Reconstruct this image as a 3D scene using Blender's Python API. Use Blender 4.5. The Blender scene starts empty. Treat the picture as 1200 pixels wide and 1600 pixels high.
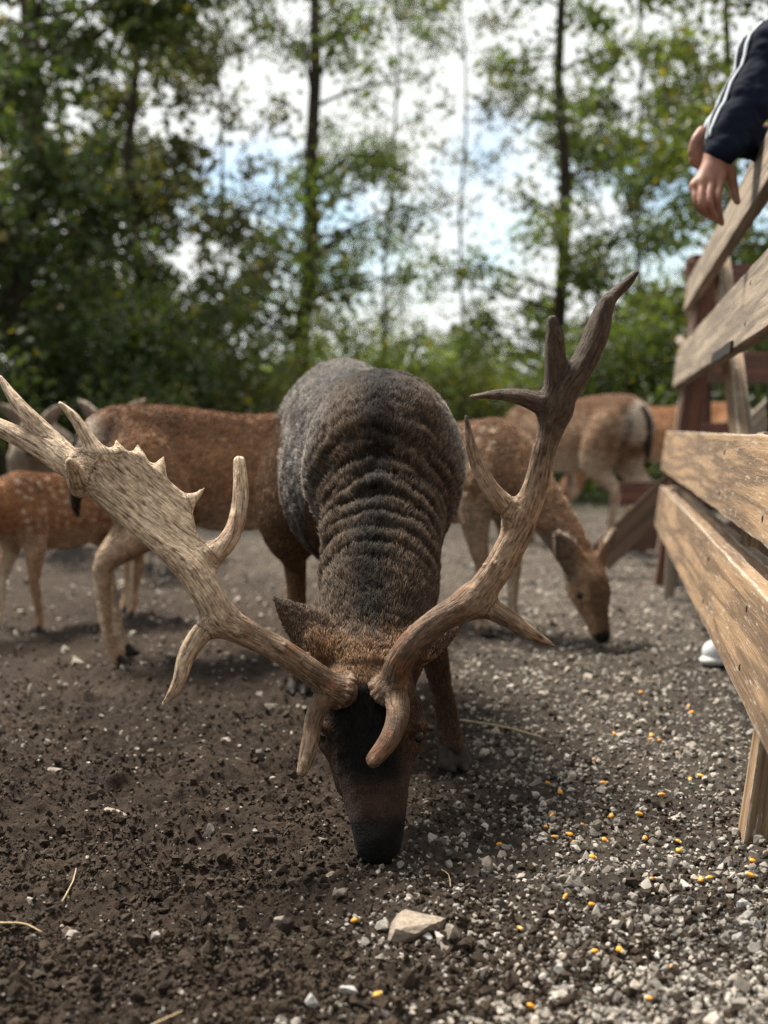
import bpy, bmesh, math, random
import numpy as np
from mathutils import Vector, Matrix, noise as mnoise

# ------------------------------------------------------------------ camera, world, sun
scene = bpy.context.scene
COL = scene.collection
R = math.radians
F, CX, CY, HOR, CAM_H = 2000.0, 600.0, 800.0, 671.0, 0.65      # focal length in photograph pixels
PITCH = math.atan((CY - HOR) / F)
cam_d = bpy.data.cameras.new('camera')
cam = bpy.data.objects.new('camera', cam_d)
COL.objects.link(cam)
cam.location = (0, 0, CAM_H)
cam.rotation_euler = (R(90) - PITCH, 0, 0)
cam_d.sensor_fit = 'VERTICAL'
cam_d.sensor_height = 36
cam_d.lens = 36 * F / 1600
cam_d.clip_start = 0.02
cam_d.clip_end = 2000
cam_d.dof.use_dof = True
cam_d.dof.focus_distance = 2.0
cam_d.dof.aperture_fstop = 3.3
cam_d.dof.aperture_blades = 0
scene.camera = cam

SUN_EL, SUN_AZ = 60, 138           # azimuth: compass angle the light comes from, 0 = +X, 90 = +Y
wd = bpy.data.worlds.new('World')
scene.world = wd
wd.use_nodes = True
nt = wd.node_tree
nt.nodes.clear()
def N(tree, kind, **kw):
    n = tree.nodes.new(kind)
    for k, v in kw.items():
        if k in n.inputs.keys(): n.inputs[k].default_value = v
        else: setattr(n, k, v)
    return n
sky = N(nt, 'ShaderNodeTexSky', sky_type='NISHITA', sun_disc=False)
sky.sun_elevation = R(SUN_EL)
sky.sun_rotation = R(90 - SUN_AZ)
sky.air_density = 1.2
sky.dust_density = 1.0
tc = N(nt, 'ShaderNodeTexCoord')
mp = N(nt, 'ShaderNodeMapping'); mp.inputs['Scale'].default_value = (1, 1, 1.6); mp.inputs['Location'].default_value = (3.1, 1.7, .4)
cn = N(nt, 'ShaderNodeTexNoise', Scale=3.2, Detail=6.0, Roughness=.55)
cr = N(nt, 'ShaderNodeValToRGB')
cr.color_ramp.elements[0].position = .38; cr.color_ramp.elements[0].color = (0, 0, 0, 1)
cr.color_ramp.elements[1].position = .475; cr.color_ramp.elements[1].color = (1, 1, 1, 1)
mx = N(nt, 'ShaderNodeMixRGB')
mx.inputs['Color2'].default_value = (5.6, 5.7, 5.6, 1)
bg = N(nt, 'ShaderNodeBackground', Strength=.105)
wo = N(nt, 'ShaderNodeOutputWorld')
L = nt.links.new
L(tc.outputs['Generated'], mp.inputs['Vector']); L(mp.outputs[0], cn.inputs['Vector']); L(cn.outputs['Fac'], cr.inputs[0])
L(cr.outputs[0], mx.inputs['Fac']); L(sky.outputs[0], mx.inputs['Color1']); L(mx.outputs[0], bg.inputs[0]); L(bg.outputs[0], wo.inputs[0])

sun_d = bpy.data.lights.new('sun', 'SUN')
sun_d.energy = 5.0
sun_d.angle = R(17)
sun_d.color = (1, .93, .82)
sun = bpy.data.objects.new('sun', sun_d)
COL.objects.link(sun)
sdir = Vector((math.cos(R(SUN_EL)) * math.cos(R(SUN_AZ)), math.cos(R(SUN_EL)) * math.sin(R(SUN_AZ)), math.sin(R(SUN_EL))))
sun.rotation_euler = sdir.to_track_quat('Z', 'Y').to_euler()
sun.location = (0, 0, 20)
scene.view_settings.view_transform = 'Standard'
scene.view_settings.look = 'None'
scene.view_settings.exposure = 1.0
scene.view_settings.gamma = 1.0
scene.cycles.use_denoising = True
scene.cycles.denoising_prefilter = 'NONE'
scene.cycles.max_bounces = 6
scene.cycles.transparent_max_bounces = 6
scene.cycles_curves.shape = 'RIBBONS'

rng = np.random.default_rng(7)
random.seed(7)
V3 = lambda *a: np.array(a, dtype=np.float64)

def at(px, py, Y):
    """world point at depth Y on the sight line of a photograph pixel"""
    c, s = math.cos(PITCH), math.sin(PITCH)
    u, v = (px - CX) / F, (CY - py) / F
    d = (u, c + v * s, -s + v * c)
    k = Y / d[1]
    return np.array((d[0] * k, Y, CAM_H + d[2] * k))

# ------------------------------------------------------------------ numpy noise
def _hash(ix, iy, iz):
    h = (ix.astype(np.int64) * 374761393 + iy.astype(np.int64) * 668265263 + iz.astype(np.int64) * 1440662683) & 0xffffffff
    h = ((h ^ (h >> 13)) * 1274126177) & 0xffffffff
    h = h ^ (h >> 16)
    return (h & 0xffff) / 65535.0
def vnoise(p):
    p = np.asarray(p, dtype=np.float64)
    i = np.floor(p).astype(np.int64); f = p - i
    f = f * f * (3 - 2 * f)
    r = 0
    for dx in (0, 1):
        wx = f[:, 0] if dx else 1 - f[:, 0]
        for dy in (0, 1):
            wy = f[:, 1] if dy else 1 - f[:, 1]
            for dz in (0, 1):
                wz = f[:, 2] if dz else 1 - f[:, 2]
                r = r + wx * wy * wz * _hash(i[:, 0] + dx, i[:, 1] + dy, i[:, 2] + dz)
    return r                              # 0..1
def fbm(p, o=4, g=.5):
    a, s, t, q = 1., 0, 0, np.array(p, dtype=np.float64)
    for _ in range(o):
        s = s + a * vnoise(q); t += a; a *= g; q = q * 2.03 + 11.3
    return s / t
def sst(a, b, x):
    t = np.clip((x - a) / (b - a), 0, 1)
    return t * t * (3 - 2 * t)

# ------------------------------------------------------------------ object helpers
def link(o, parent=None):
    COL.objects.link(o)
    if parent: o.parent = parent
    return o
def tag(o, label=None, cat=None, group=None, kind=None):
    if label: o['label'] = label
    if cat: o['category'] = cat
    if group: o['group'] = group
    if kind: o['kind'] = kind
    return o
def empty(name, loc, rz=0):
    o = bpy.data.objects.new(name, None)
    o.location = loc; o.rotation_euler = (0, 0, rz); o.empty_display_size = .1
    return link(o)
def raw_mesh(name, v, faces, smooth=True, col=None, vec=None):
    """faces: int array (n,3) or (n,4)"""
    me = bpy.data.meshes.new(name)
    v = np.ascontiguousarray(v, dtype=np.float32); faces = np.ascontiguousarray(faces, dtype=np.int32)
    n, k = faces.shape
    me.vertices.add(len(v)); me.vertices.foreach_set('co', v.ravel())
    me.loops.add(n * k); me.loops.foreach_set('vertex_index', faces.ravel())
    me.polygons.add(n)
    me.polygons.foreach_set('loop_start', np.arange(0, n * k, k, dtype=np.int32))
    me.polygons.foreach_set('use_smooth', np.full(n, smooth, dtype=bool))
    me.update(calc_edges=True)
    if col is not None:
        a = me.attributes.new('Col', 'FLOAT_COLOR', 'POINT')
        c = np.ones((len(v), 4), np.float32); c[:, :3] = col
        a.data.foreach_set('color', c.ravel())
    if vec is not None:
        a = me.attributes.new('gro', 'FLOAT_VECTOR', 'POINT')
        a.data.foreach_set('vector', np.ascontiguousarray(vec, np.float32).ravel())
    return me
def obj(name, me, mat, parent=None):
    if mat is not None and not me.materials: me.materials.append(mat)
    return link(bpy.data.objects.new(name, me), parent)
def tube_arr(pts, rad, seg=8, cap=True):
    pts = np.array(pts, float); rad = np.array(rad, float)
    n = len(pts)
    t = np.gradient(pts, axis=0); t /= np.linalg.norm(t, axis=1)[:, None] + 1e-9
    ref = V3(0, 0, 1) if abs(t[0][2]) < .8 else V3(1, 0, 0)
    vs = []
    u = np.cross(t[0], ref); u /= np.linalg.norm(u)
    for i in range(n):
        u = u - t[i] * np.dot(u, t[i]); u /= np.linalg.norm(u) + 1e-9
        w = np.cross(t[i], u)
        for j in range(seg):
            a = 2 * math.pi * j / seg
            vs.append(pts[i] + rad[i] * (math.cos(a) * u + math.sin(a) * w))
    fs = []
    for i in range(n - 1):
        for j in range(seg):
            a, b = i * seg + j, i * seg + (j + 1) % seg
            fs.append((a, b, b + seg, a + seg))
    if cap:
        for base, sgn in ((0, -1), ((n - 1) * seg, 1)):
            c = len(vs); vs.append(pts[0] if base == 0 else pts[-1])
            for j in range(seg):
                a, b = base + j, base + (j + 1) % seg
                fs.append((c, a, b, c) if sgn > 0 else (c, b, a, c))
    return np.array(vs), fs
def poly_mesh(name, v, fs, smooth=True):
    me = bpy.data.meshes.new(name)
    fs = [tuple(dict.fromkeys(f)) for f in fs]
    me.from_pydata([tuple(p) for p in v], [], fs)
    me.polygons.foreach_set('use_smooth', np.full(len(me.polygons), smooth, dtype=bool))
    me.update()
    return me
def spline(pts, n):
    """Catmull-Rom through rows of pts (any width)"""
    p = np.array(pts, float); m = len(p)
    if m < 3:
        return np.array([p[0] + (p[-1] - p[0]) * t for t in np.linspace(0, 1, n)])
    e = np.vstack([2 * p[0] - p[1], p, 2 * p[-1] - p[-2]])
    out = []
    for t in np.linspace(0, m - 1 - 1e-6, n):
        i = int(t); f = t - i
        a, b, c, d = e[i], e[i + 1], e[i + 2], e[i + 3]
        out.append(.5 * (2 * b + (c - a) * f + (2 * a - 5 * b + 4 * c - d) * f * f + (3 * b - a - 3 * c + d) * f ** 3))
    out = np.array(out)
    out[:, -1] = np.maximum(out[:, -1], 1e-4)
    return out

# ------------------------------------------------------------------ smooth solid modelling: distance field -> one skin
class Solid:
    def __init__(s, lo, hi, h):
        s.lo = np.array(lo, float); s.h = h
        s.n = np.ceil((np.array(hi, float) - s.lo) / h).astype(int) + 1
        s.f = np.full(s.n, .2, np.float32)
    def box(s, lo, hi):
        a = np.clip(np.floor((lo - s.lo) / s.h).astype(int), 0, s.n)
        b = np.clip(np.ceil((hi - s.lo) / s.h).astype(int) + 1, 0, s.n)
        if (b <= a).any(): return None, None
        ax = [np.float32(s.lo[i]) + np.float32(s.h) * np.arange(a[i], b[i], dtype=np.float32) for i in range(3)]
        return tuple(slice(a[i], b[i]) for i in range(3)), ax
    def merge(s, sl, d, k):
        g = s.f[sl]
        if k <= 0: s.f[sl] = np.minimum(g, d); return
        t = np.maximum(k - np.abs(g - d), 0) / k
        s.f[sl] = np.minimum(g, d) - t * t * k * .25
    def cone(s, a, b, ra, rb, k=.02, axis=None, q=1.0, pad=0):
        a = np.array(a, float); b = np.array(b, float)
        m = max(ra, rb) * max(1, q) + max(k, pad) + 3 * s.h
        sl, ax = s.box(np.minimum(a, b) - m, np.maximum(a, b) + m)
        if sl is None: return
        X, Y, Z = np.meshgrid(*ax, indexing='ij', sparse=True)
        ab = b - a; L2 = max(float(ab @ ab), 1e-12)
        px, py, pz = X - np.float32(a[0]), Y - np.float32(a[1]), Z - np.float32(a[2])
        t = np.clip((px * ab[0] + py * ab[1] + pz * ab[2]) / L2, 0, 1).astype(np.float32)
        dx, dy, dz = px - t * np.float32(ab[0]), py - t * np.float32(ab[1]), pz - t * np.float32(ab[2])
        if axis is not None and q != 1.0:
            ax_ = np.array(axis, float); ax_ /= np.linalg.norm(ax_)
            c = (dx * ax_[0] + dy * ax_[1] + dz * ax_[2]) * np.float32(1 / q - 1)
            dx, dy, dz = dx + c * ax_[0], dy + c * ax_[1], dz + c * ax_[2]
        d = np.sqrt(dx * dx + dy * dy + dz * dz) - (np.float32(ra) + t * np.float32(rb - ra))
        s.merge(sl, d.astype(np.float32), k)
    def chain(s, pts, k=.02, n=None, axis=None, q=1.0):
        p = spline(pts, n) if n else np.array(pts, float)
        m = p[:, 3].max() * max(1, q) + k + 4 * s.h
        lo, hi = p[:, :3].min(0) - m, p[:, :3].max(0) + m
        sl, _ = s.box(lo, hi)
        T = Solid.__new__(Solid)
        T.h = s.h; T.lo = s.lo + s.h * np.array([a.start for a in sl]); T.n = np.array([a.stop - a.start for a in sl])
        T.f = np.full(T.n, .2, np.float32)
        for i in range(len(p) - 1):
            T.cone(p[i][:3], p[i + 1][:3], p[i][3], p[i + 1][3], 0, axis, q, k)
        s.merge(sl, T.f, k)
        return p
    def cut(s, c, r, k=.01, axis=None, q=1.0):
        c = np.array(c, float); m = r * max(1, q) + k + 3 * s.h
        sl, ax = s.box(c - m, c + m)
        if sl is None: return
        X, Y, Z = np.meshgrid(*ax, indexing='ij', sparse=True)
        dx, dy, dz = X - c[0], Y - c[1], Z - c[2]
        if axis is not None:
            a = np.array(axis, float); a /= np.linalg.norm(a)
            t = (dx * a[0] + dy * a[1] + dz * a[2]) * (1 / q - 1)
            dx, dy, dz = dx + t * a[0], dy + t * a[1], dz + t * a[2]
        d = -(np.sqrt(dx * dx + dy * dy + dz * dz) - r)
        g = s.f[sl]
        t = np.maximum(k - np.abs(g - d), 0) / k
        s.f[sl] = (np.maximum(g, d) + t * t * k * .25).astype(np.float32)
    def slab(s, poly, half, k=.012, edge=.005):
        """poly: 3-D outline lying roughly in a plane; a plate of that outline with rounded rim"""
        P = np.array(poly, float); c = P.mean(0)
        _, _, vt = np.linalg.svd(P - c)
        e1, e2, e3 = vt
        q = np.stack([(P - c) @ e1, (P - c) @ e2], 1)
        A = np.stack([np.ones(len(q)), q[:, 0], q[:, 1], q[:, 0] ** 2, q[:, 1] ** 2, q[:, 0] * q[:, 1]], 1)
        co = np.linalg.lstsq(A[:, :3], (P - c) @ e3, rcond=None)[0]
        m = half + k + .02
        sl, ax = s.box(P.min(0) - m, P.max(0) + m)
        X, Y, Z = np.meshgrid(*ax, indexing='ij', sparse=True)
        u = (X - c[0]) * e1[0] + (Y - c[1]) * e1[1] + (Z - c[2]) * e1[2]
        v = (X - c[0]) * e2[0] + (Y - c[1]) * e2[1] + (Z - c[2]) * e2[2]
        w = (X - c[0]) * e3[0] + (Y - c[1]) * e3[1] + (Z - c[2]) * e3[2] - (co[0] + co[1] * u + co[2] * v)
        d2 = np.full(u.shape, 1e9); ins = np.zeros(u.shape, bool)
        for i in range(len(q)):
            a, b = q[i], q[(i + 1) % len(q)]
            e = b - a
            t = np.clip(((u - a[0]) * e[0] + (v - a[1]) * e[1]) / (e @ e), 0, 1)
            d2 = np.minimum(d2, (u - a[0] - t * e[0]) ** 2 + (v - a[1] - t * e[1]) ** 2)
            cond = (a[1] > v) != (b[1] > v)
            if abs(e[1]) > 1e-9: ins ^= cond & (u < e[0] * (v - a[1]) / e[1] + a[0])
        d2 = np.sqrt(d2); d2 = np.where(ins, -d2, d2)
        x, y = d2 + edge, np.abs(w) - half + edge
        d = np.sqrt(np.maximum(x, 0) ** 2 + np.maximum(y, 0) ** 2) + np.minimum(np.maximum(x, y), 0) - edge
        s.merge(sl, d.astype(np.float32), k)
    def mesh(s):
        f = s.f; S = f < 0
        c = [S[dx:S.shape[0] - 1 + dx, dy:S.shape[1] - 1 + dy, dz:S.shape[2] - 1 + dz] for dx in (0, 1) for dy in (0, 1) for dz in (0, 1)]
        sm = sum(x.astype(np.int8) for x in c)
        act = (sm > 0) & (sm < 8)
        ijk = np.argwhere(act)
        idx = np.full(act.shape, -1, np.int64); idx[act] = np.arange(len(ijk))
        cor = [(dx, dy, dz) for dx in (0, 1) for dy in (0, 1) for dz in (0, 1)]
        val = [f[ijk[:, 0] + d[0], ijk[:, 1] + d[1], ijk[:, 2] + d[2]] for d in cor]
        acc = np.zeros((len(ijk), 3)); cnt = np.zeros(len(ijk))
        for a in range(8):
            for b in range(a + 1, 8):
                df = np.array(cor[b]) - np.array(cor[a])
                if np.abs(df).sum() != 1: continue
                va, vb = val[a], val[b]
                m = (va < 0) != (vb < 0)
                t = np.where(m, va / np.where(m, va - vb, 1), 0)
                acc[m] += (np.array(cor[a]) + t[:, None] * df)[m]; cnt[m] += 1
        v = s.lo + s.h * (ijk + acc / cnt[:, None])
        fs = []
        for ax in range(3):
            o1, o2 = (ax + 1) % 3, (ax + 2) % 3
            sl0 = [slice(None)] * 3; sl1 = [slice(None)] * 3
            sl0[ax] = slice(0, -1); sl1[ax] = slice(1, None)
            ch = S[tuple(sl0)] != S[tuple(sl1)]
            e = np.argwhere(ch)
            e = e[(e[:, o1] > 0) & (e[:, o2] > 0) & (e[:, o1] < s.n[o1] - 1) & (e[:, o2] < s.n[o2] - 1)]
            q = []
            for d1, d2 in ((-1, -1), (0, -1), (0, 0), (-1, 0)):
                p = e.copy(); p[:, o1] += d1; p[:, o2] += d2
                q.append(idx[p[:, 0], p[:, 1], p[:, 2]])
            q = np.stack(q, 1)
            inside = S[e[:, 0], e[:, 1], e[:, 2]]
            q[~inside] = q[~inside][:, ::-1]
            fs.append(q)
        return v, np.vstack(fs)
def relax(v, q, n=2, w=.5):
    for _ in range(n):
        a = np.zeros_like(v); c = np.zeros(len(v))
        for i in range(4):
            j = q[:, (i + 1) % 4]
            np.add.at(a, q[:, i], v[j]); np.add.at(c, q[:, i], 1)
            np.add.at(a, j, v[q[:, i]]); np.add.at(c, j, 1)
        v = v * (1 - w) + w * a / np.maximum(c, 1)[:, None]
    return v
def vnormals(v, q):
    n = np.cross(v[q[:, 2]] - v[q[:, 0]], v[q[:, 3]] - v[q[:, 1]])
    o = np.zeros_like(v)
    for i in range(4): np.add.at(o, q[:, i], n)
    return o / (np.linalg.norm(o, axis=1)[:, None] + 1e-12)
def seg_near(p, segs):
    """for points p: nearest of the segments -> index, t, distance"""
    best = np.full(len(p), 1e9); bi = np.zeros(len(p), int); bt = np.zeros(len(p))
    for i, (a, b) in enumerate(segs):
        ab = b - a
        t = np.clip(((p - a) @ ab) / max(ab @ ab, 1e-12), 0, 1)
        d = np.linalg.norm(p - a - t[:, None] * ab, axis=1)
        m = d < best
        best[m] = d[m]; bi[m] = i; bt[m] = t[m]
    return bi, bt, best

# ------------------------------------------------------------------ materials
def mat(name):
    m = bpy.data.materials.new(name); m.use_nodes = True
    t = m.node_tree
    b = t.nodes['Principled BSDF']
    return m, t, b
def ramp(t, stops):
    r = N(t, 'ShaderNodeValToRGB')
    el = r.color_ramp.elements
    while len(el) < len(stops): el.new(.5)
    for e, (p, c) in zip(el, stops):
        e.position = p; e.color = (*c, 1) if len(c) == 3 else c
    return r
def noise_n(t, scale, detail=5, rough=.55, vec=None):
    n = N(t, 'ShaderNodeTexNoise', Scale=scale, Detail=detail, Roughness=rough)
    if vec is not None: t.links.new(vec, n.inputs['Vector'])
    return n
def bump(t, b, h, strength=.5, dist=.01):
    n = N(t, 'ShaderNodeBump', Strength=strength, Distance=dist)
    t.links.new(h, n.inputs['Height']); t.links.new(n.outputs[0], b.inputs['Normal'])
    return n
def mulcol(t, a, bcol, fac=1.0, mode='MULTIPLY'):
    m = N(t, 'ShaderNodeMixRGB', blend_type=mode); m.inputs['Fac'].default_value = fac
    t.links.new(a, m.inputs['Color1']); t.links.new(bcol, m.inputs['Color2'])
    return m.outputs[0]
def attr(t, name):
    return N(t, 'ShaderNodeAttribute', attribute_name=name)

def m_coat(name, grain=60):
    m, t, b = mat(name)
    a = attr(t, 'Col')
    tcx = N(t, 'ShaderNodeTexCoord')
    n = noise_n(t, grain, 5, .6, tcx.outputs['Object'])
    r = ramp(t, [(.25, (.55, .55, .55)), (.75, (1.35, 1.35, 1.35))])
    t.links.new(n.outputs['Fac'], r.inputs[0])
    st = N(t, 'ShaderNodeMapping'); st.inputs['Scale'].default_value = (14, 40, 40)
    t.links.new(tcx.outputs['Object'], st.inputs['Vector'])
    n3 = noise_n(t, 1.6, 5, .65, st.outputs[0])
    r3 = ramp(t, [(.3, (.5, .47, .45)), (.7, (1.45, 1.42, 1.36))])
    t.links.new(n3.outputs['Fac'], r3.inputs[0])
    t.links.new(mulcol(t, mulcol(t, a.outputs['Color'], r.outputs[0]), r3.outputs[0]), b.inputs['Base Color'])
    b.inputs['Roughness'].default_value = .75
    b.inputs['Specular IOR Level'].default_value = .10
    b.inputs['Sheen Weight'].default_value = .03
    b.inputs['Sheen Roughness'].default_value = .4
    n2 = noise_n(t, grain * 4, 3, .6, tcx.outputs['Object'])
    bump(t, b, n2.outputs['Fac'], .6, .006)
    return m
def m_fur(name):
    m, t, b = mat(name)
    a = attr(t, 'hcol')
    hi = N(t, 'ShaderNodeHairInfo')
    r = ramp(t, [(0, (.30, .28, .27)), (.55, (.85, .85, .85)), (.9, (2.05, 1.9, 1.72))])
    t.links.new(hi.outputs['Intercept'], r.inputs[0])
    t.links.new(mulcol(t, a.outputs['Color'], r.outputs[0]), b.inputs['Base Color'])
    b.inputs['Roughness'].default_value = .5
    b.inputs['Specular IOR Level'].default_value = .14
    return m
def m_antler(name):
    m, t, b = mat(name)
    a = attr(t, 'Col'); g = attr(t, 'gro')
    n1 = noise_n(t, 1.0, 6, .62, g.outputs['Vector'])
    tcx = N(t, 'ShaderNodeTexCoord')
    n2 = noise_n(t, 90, 5, .6, tcx.outputs['Object'])
    r = ramp(t, [(.33, (.20, .15, .11)), (.46, (.85, .80, .74)), (.64, (1.5, 1.46, 1.4))])
    t.links.new(n1.outputs['Fac'], r.inputs[0])
    r2 = ramp(t, [(.3, (.62, .58, .54)), (.62, (1.12, 1.1, 1.08))])
    t.links.new(n2.outputs['Fac'], r2.inputs[0])
    c = mulcol(t, a.outputs['Color'], r.outputs[0])
    c = mulcol(t, c, r2.outputs[0])
    t.links.new(c, b.inputs['Base Color'])
    b.inputs['Roughness'].default_value = .62
    b.inputs['Specular IOR Level'].default_value = .3
    ad = N(t, 'ShaderNodeMath', operation='MULTIPLY_ADD'); ad.inputs[1].default_value = .4
    t.links.new(n2.outputs['Fac'], ad.inputs[0]); t.links.new(n1.outputs['Fac'], ad.inputs[2])
    bump(t, b, ad.outputs[0], 1.0, .006)
    return m
def m_wood(name, base, dark, worn=(.45, .40, .33), wear=.5, scale=1.0):
    m, t, b = mat(name)
    tcx = N(t, 'ShaderNodeTexCoord')
    oi = N(t, 'ShaderNodeObjectInfo')
    off = N(t, 'ShaderNodeVectorMath', operation='SCALE'); off.inputs[0].default_value = (37, 91, 53)
    t.links.new(oi.outputs['Random'], off.inputs['Scale'])
    ad = N(t, 'ShaderNodeVectorMath', operation='ADD')
    t.links.new(tcx.outputs['Object'], ad.inputs[0]); t.links.new(off.outputs[0], ad.inputs[1])
    mp = N(t, 'ShaderNodeMapping'); mp.inputs['Scale'].default_value = (.55 * scale, 13 * scale, 13 * scale)
    t.links.new(ad.outputs[0], mp.inputs['Vector'])
    wn = noise_n(t, 1.6, 4, .5, mp.outputs[0])
    mul = N(t, 'ShaderNodeMath', operation='MULTIPLY'); mul.inputs[1].default_value = 22
    t.links.new(wn.outputs['Fac'], mul.inputs[0])
    sn = N(t, 'ShaderNodeMath', operation='SINE'); t.links.new(mul.outputs[0], sn.inputs[0])
    fib = N(t, 'ShaderNodeMapping'); fib.inputs['Scale'].default_value = (8 * scale, 260 * scale, 260 * scale)
    t.links.new(ad.outputs[0], fib.inputs['Vector'])
    fn = noise_n(t, 1.0, 7, .72, fib.outputs[0])
    mixv = N(t, 'ShaderNodeMath', operation='MULTIPLY_ADD'); mixv.inputs[1].default_value = .20
    t.links.new(sn.outputs[0], mixv.inputs[0]); t.links.new(fn.outputs['Fac'], mixv.inputs[2])
    r = ramp(t, [(.26, dark), (.55, base), (.82, tuple(min(1, c * 1.4) for c in base))])
    t.links.new(mixv.outputs[0], r.inputs[0])
    blot = noise_n(t, 2.2, 5, .6, ad.outputs[0])
    rb = ramp(t, [(.32, (.85, .83, .8)), (.66, (1.1, 1.08, 1.05))])
    t.links.new(blot.outputs['Fac'], rb.inputs[0])
    c = mulcol(t, r.outputs[0], rb.outputs[0])
    # pale scuffs and worn arrises
    geo = N(t, 'ShaderNodeNewGeometry')
    sc = N(t, 'ShaderNodeMapping'); sc.inputs['Scale'].default_value = (14, 110, 110)
    t.links.new(ad.outputs[0], sc.inputs['Vector'])
    sn2 = noise_n(t, 1, 6, .75, sc.outputs[0])
    rs = ramp(t, [(.57, (0, 0, 0)), (.66, (1, 1, 1))])
    t.links.new(sn2.outputs['Fac'], rs.inputs[0])
    bev = N(t, 'ShaderNodeBevel', samples=4); bev.inputs['Radius'].default_value = .007
    dt = N(t, 'ShaderNodeVectorMath', operation='DOT_PRODUCT')
    t.links.new(bev.outputs[0], dt.inputs[0]); t.links.new(geo.outputs['Normal'], dt.inputs[1])
    re = ramp(t, [(.93, (1, 1, 1)), (.995, (0, 0, 0))])
    t.links.new(dt.outputs['Value'], re.inputs[0])
    en = noise_n(t, 40, 4, .7, ad.outputs[0])
    ren = ramp(t, [(.38, (.1, .1, .1)), (.6, (1, 1, 1))])
    t.links.new(en.outputs['Fac'], ren.inputs[0])
    edge = mulcol(t, re.outputs[0], ren.outputs[0])
    mxx = N(t, 'ShaderNodeMixRGB', blend_type='ADD'); mxx.inputs['Fac'].default_value = 1
    sc2 = N(t, 'ShaderNodeMixRGB', blend_type='MULTIPLY'); sc2.inputs['Fac'].default_value = 1; sc2.inputs['Color2'].default_value = (.6, .6, .6, 1)
    t.links.new(rs.outputs[0], sc2.inputs['Color1'])
    t.links.new(edge, mxx.inputs['Color1']); t.links.new(sc2.outputs[0], mxx.inputs['Color2'])
    fac = N(t, 'ShaderNodeMath', operation='MULTIPLY', use_clamp=True); fac.inputs[1].default_value = wear
    t.links.new(mxx.outputs[0], fac.inputs[0])
    fin = N(t, 'ShaderNodeMixRGB'); fin.inputs['Color2'].default_value = (*worn, 1)
    t.links.new(fac.outputs[0], fin.inputs['Fac']); t.links.new(c, fin.inputs['Color1'])
    t.links.new(fin.outputs[0], b.inputs['Base Color'])
    b.inputs['Roughness'].default_value = .72
    bump(t, b, mixv.outputs[0], .6, .004)
    return m
def m_plain(name, col, rough=.6, nscale=30, var=.25, bmp=0, metal=0):
    m, t, b = mat(name)
    b.inputs['Specular IOR Level'].default_value = .45 if name == 'eye_dark' else .12 if max(col) < .1 else .3
    tcx = N(t, 'ShaderNodeTexCoord')
    n = noise_n(t, nscale, 5, .6, tcx.outputs['Object'])
    r = ramp(t, [(.3, tuple(c * (1 - var) for c in col)), (.7, tuple(min(1, c * (1 + var)) for c in col))])
    t.links.new(n.outputs['Fac'], r.inputs[0]); t.links.new(r.outputs[0], b.inputs['Base Color'])
    b.inputs['Roughness'].default_value = rough; b.inputs['Metallic'].default_value = metal
    if bmp: bump(t, b, n.outputs['Fac'], .5, bmp)
    return m
def m_vcol(name, rough=.85, nscale=120, bmp=.003):
    m, t, b = mat(name)
    a = attr(t, 'Col')
    tcx = N(t, 'ShaderNodeTexCoord')
    n = noise_n(t, nscale, 5, .65, tcx.outputs['Object'])
    r = ramp(t, [(.28, (.6, .58, .56)), (.7, (1.25, 1.25, 1.25))])
    t.links.new(n.outputs['Fac'], r.inputs[0])
    t.links.new(mulcol(t, a.outputs['Color'], r.outputs[0]), b.inputs['Base Color'])
    b.inputs['Roughness'].default_value = rough
    b.inputs['Specular IOR Level'].default_value = .25
    bump(t, b, n.outputs['Fac'], .7, bmp)
    return m
def m_leaf(name):
    m, t, b = mat(name)
    a = attr(t, 'Col')
    t.links.new(a.outputs['Color'], b.inputs['Base Color'])
    b.inputs['Roughness'].default_value = .5
    tr = N(t, 'ShaderNodeBsdfTranslucent')
    bright = N(t, 'ShaderNodeMixRGB', blend_type='MULTIPLY'); bright.inputs['Fac'].default_value = 1; bright.inputs['Color2'].default_value = (1.5, 1.6, .8, 1)
    t.links.new(a.outputs['Color'], bright.inputs['Color1']); t.links.new(bright.outputs[0], tr.inputs['Color'])
    ms = N(t, 'ShaderNodeMixShader'); ms.inputs[0].default_value = .45
    t.links.new(b.outputs[0], ms.inputs[1]); t.links.new(tr.outputs[0], ms.inputs[2])
    t.links.new(ms.outputs[0], t.nodes['Material Output'].inputs['Surface'])
    return m
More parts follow.
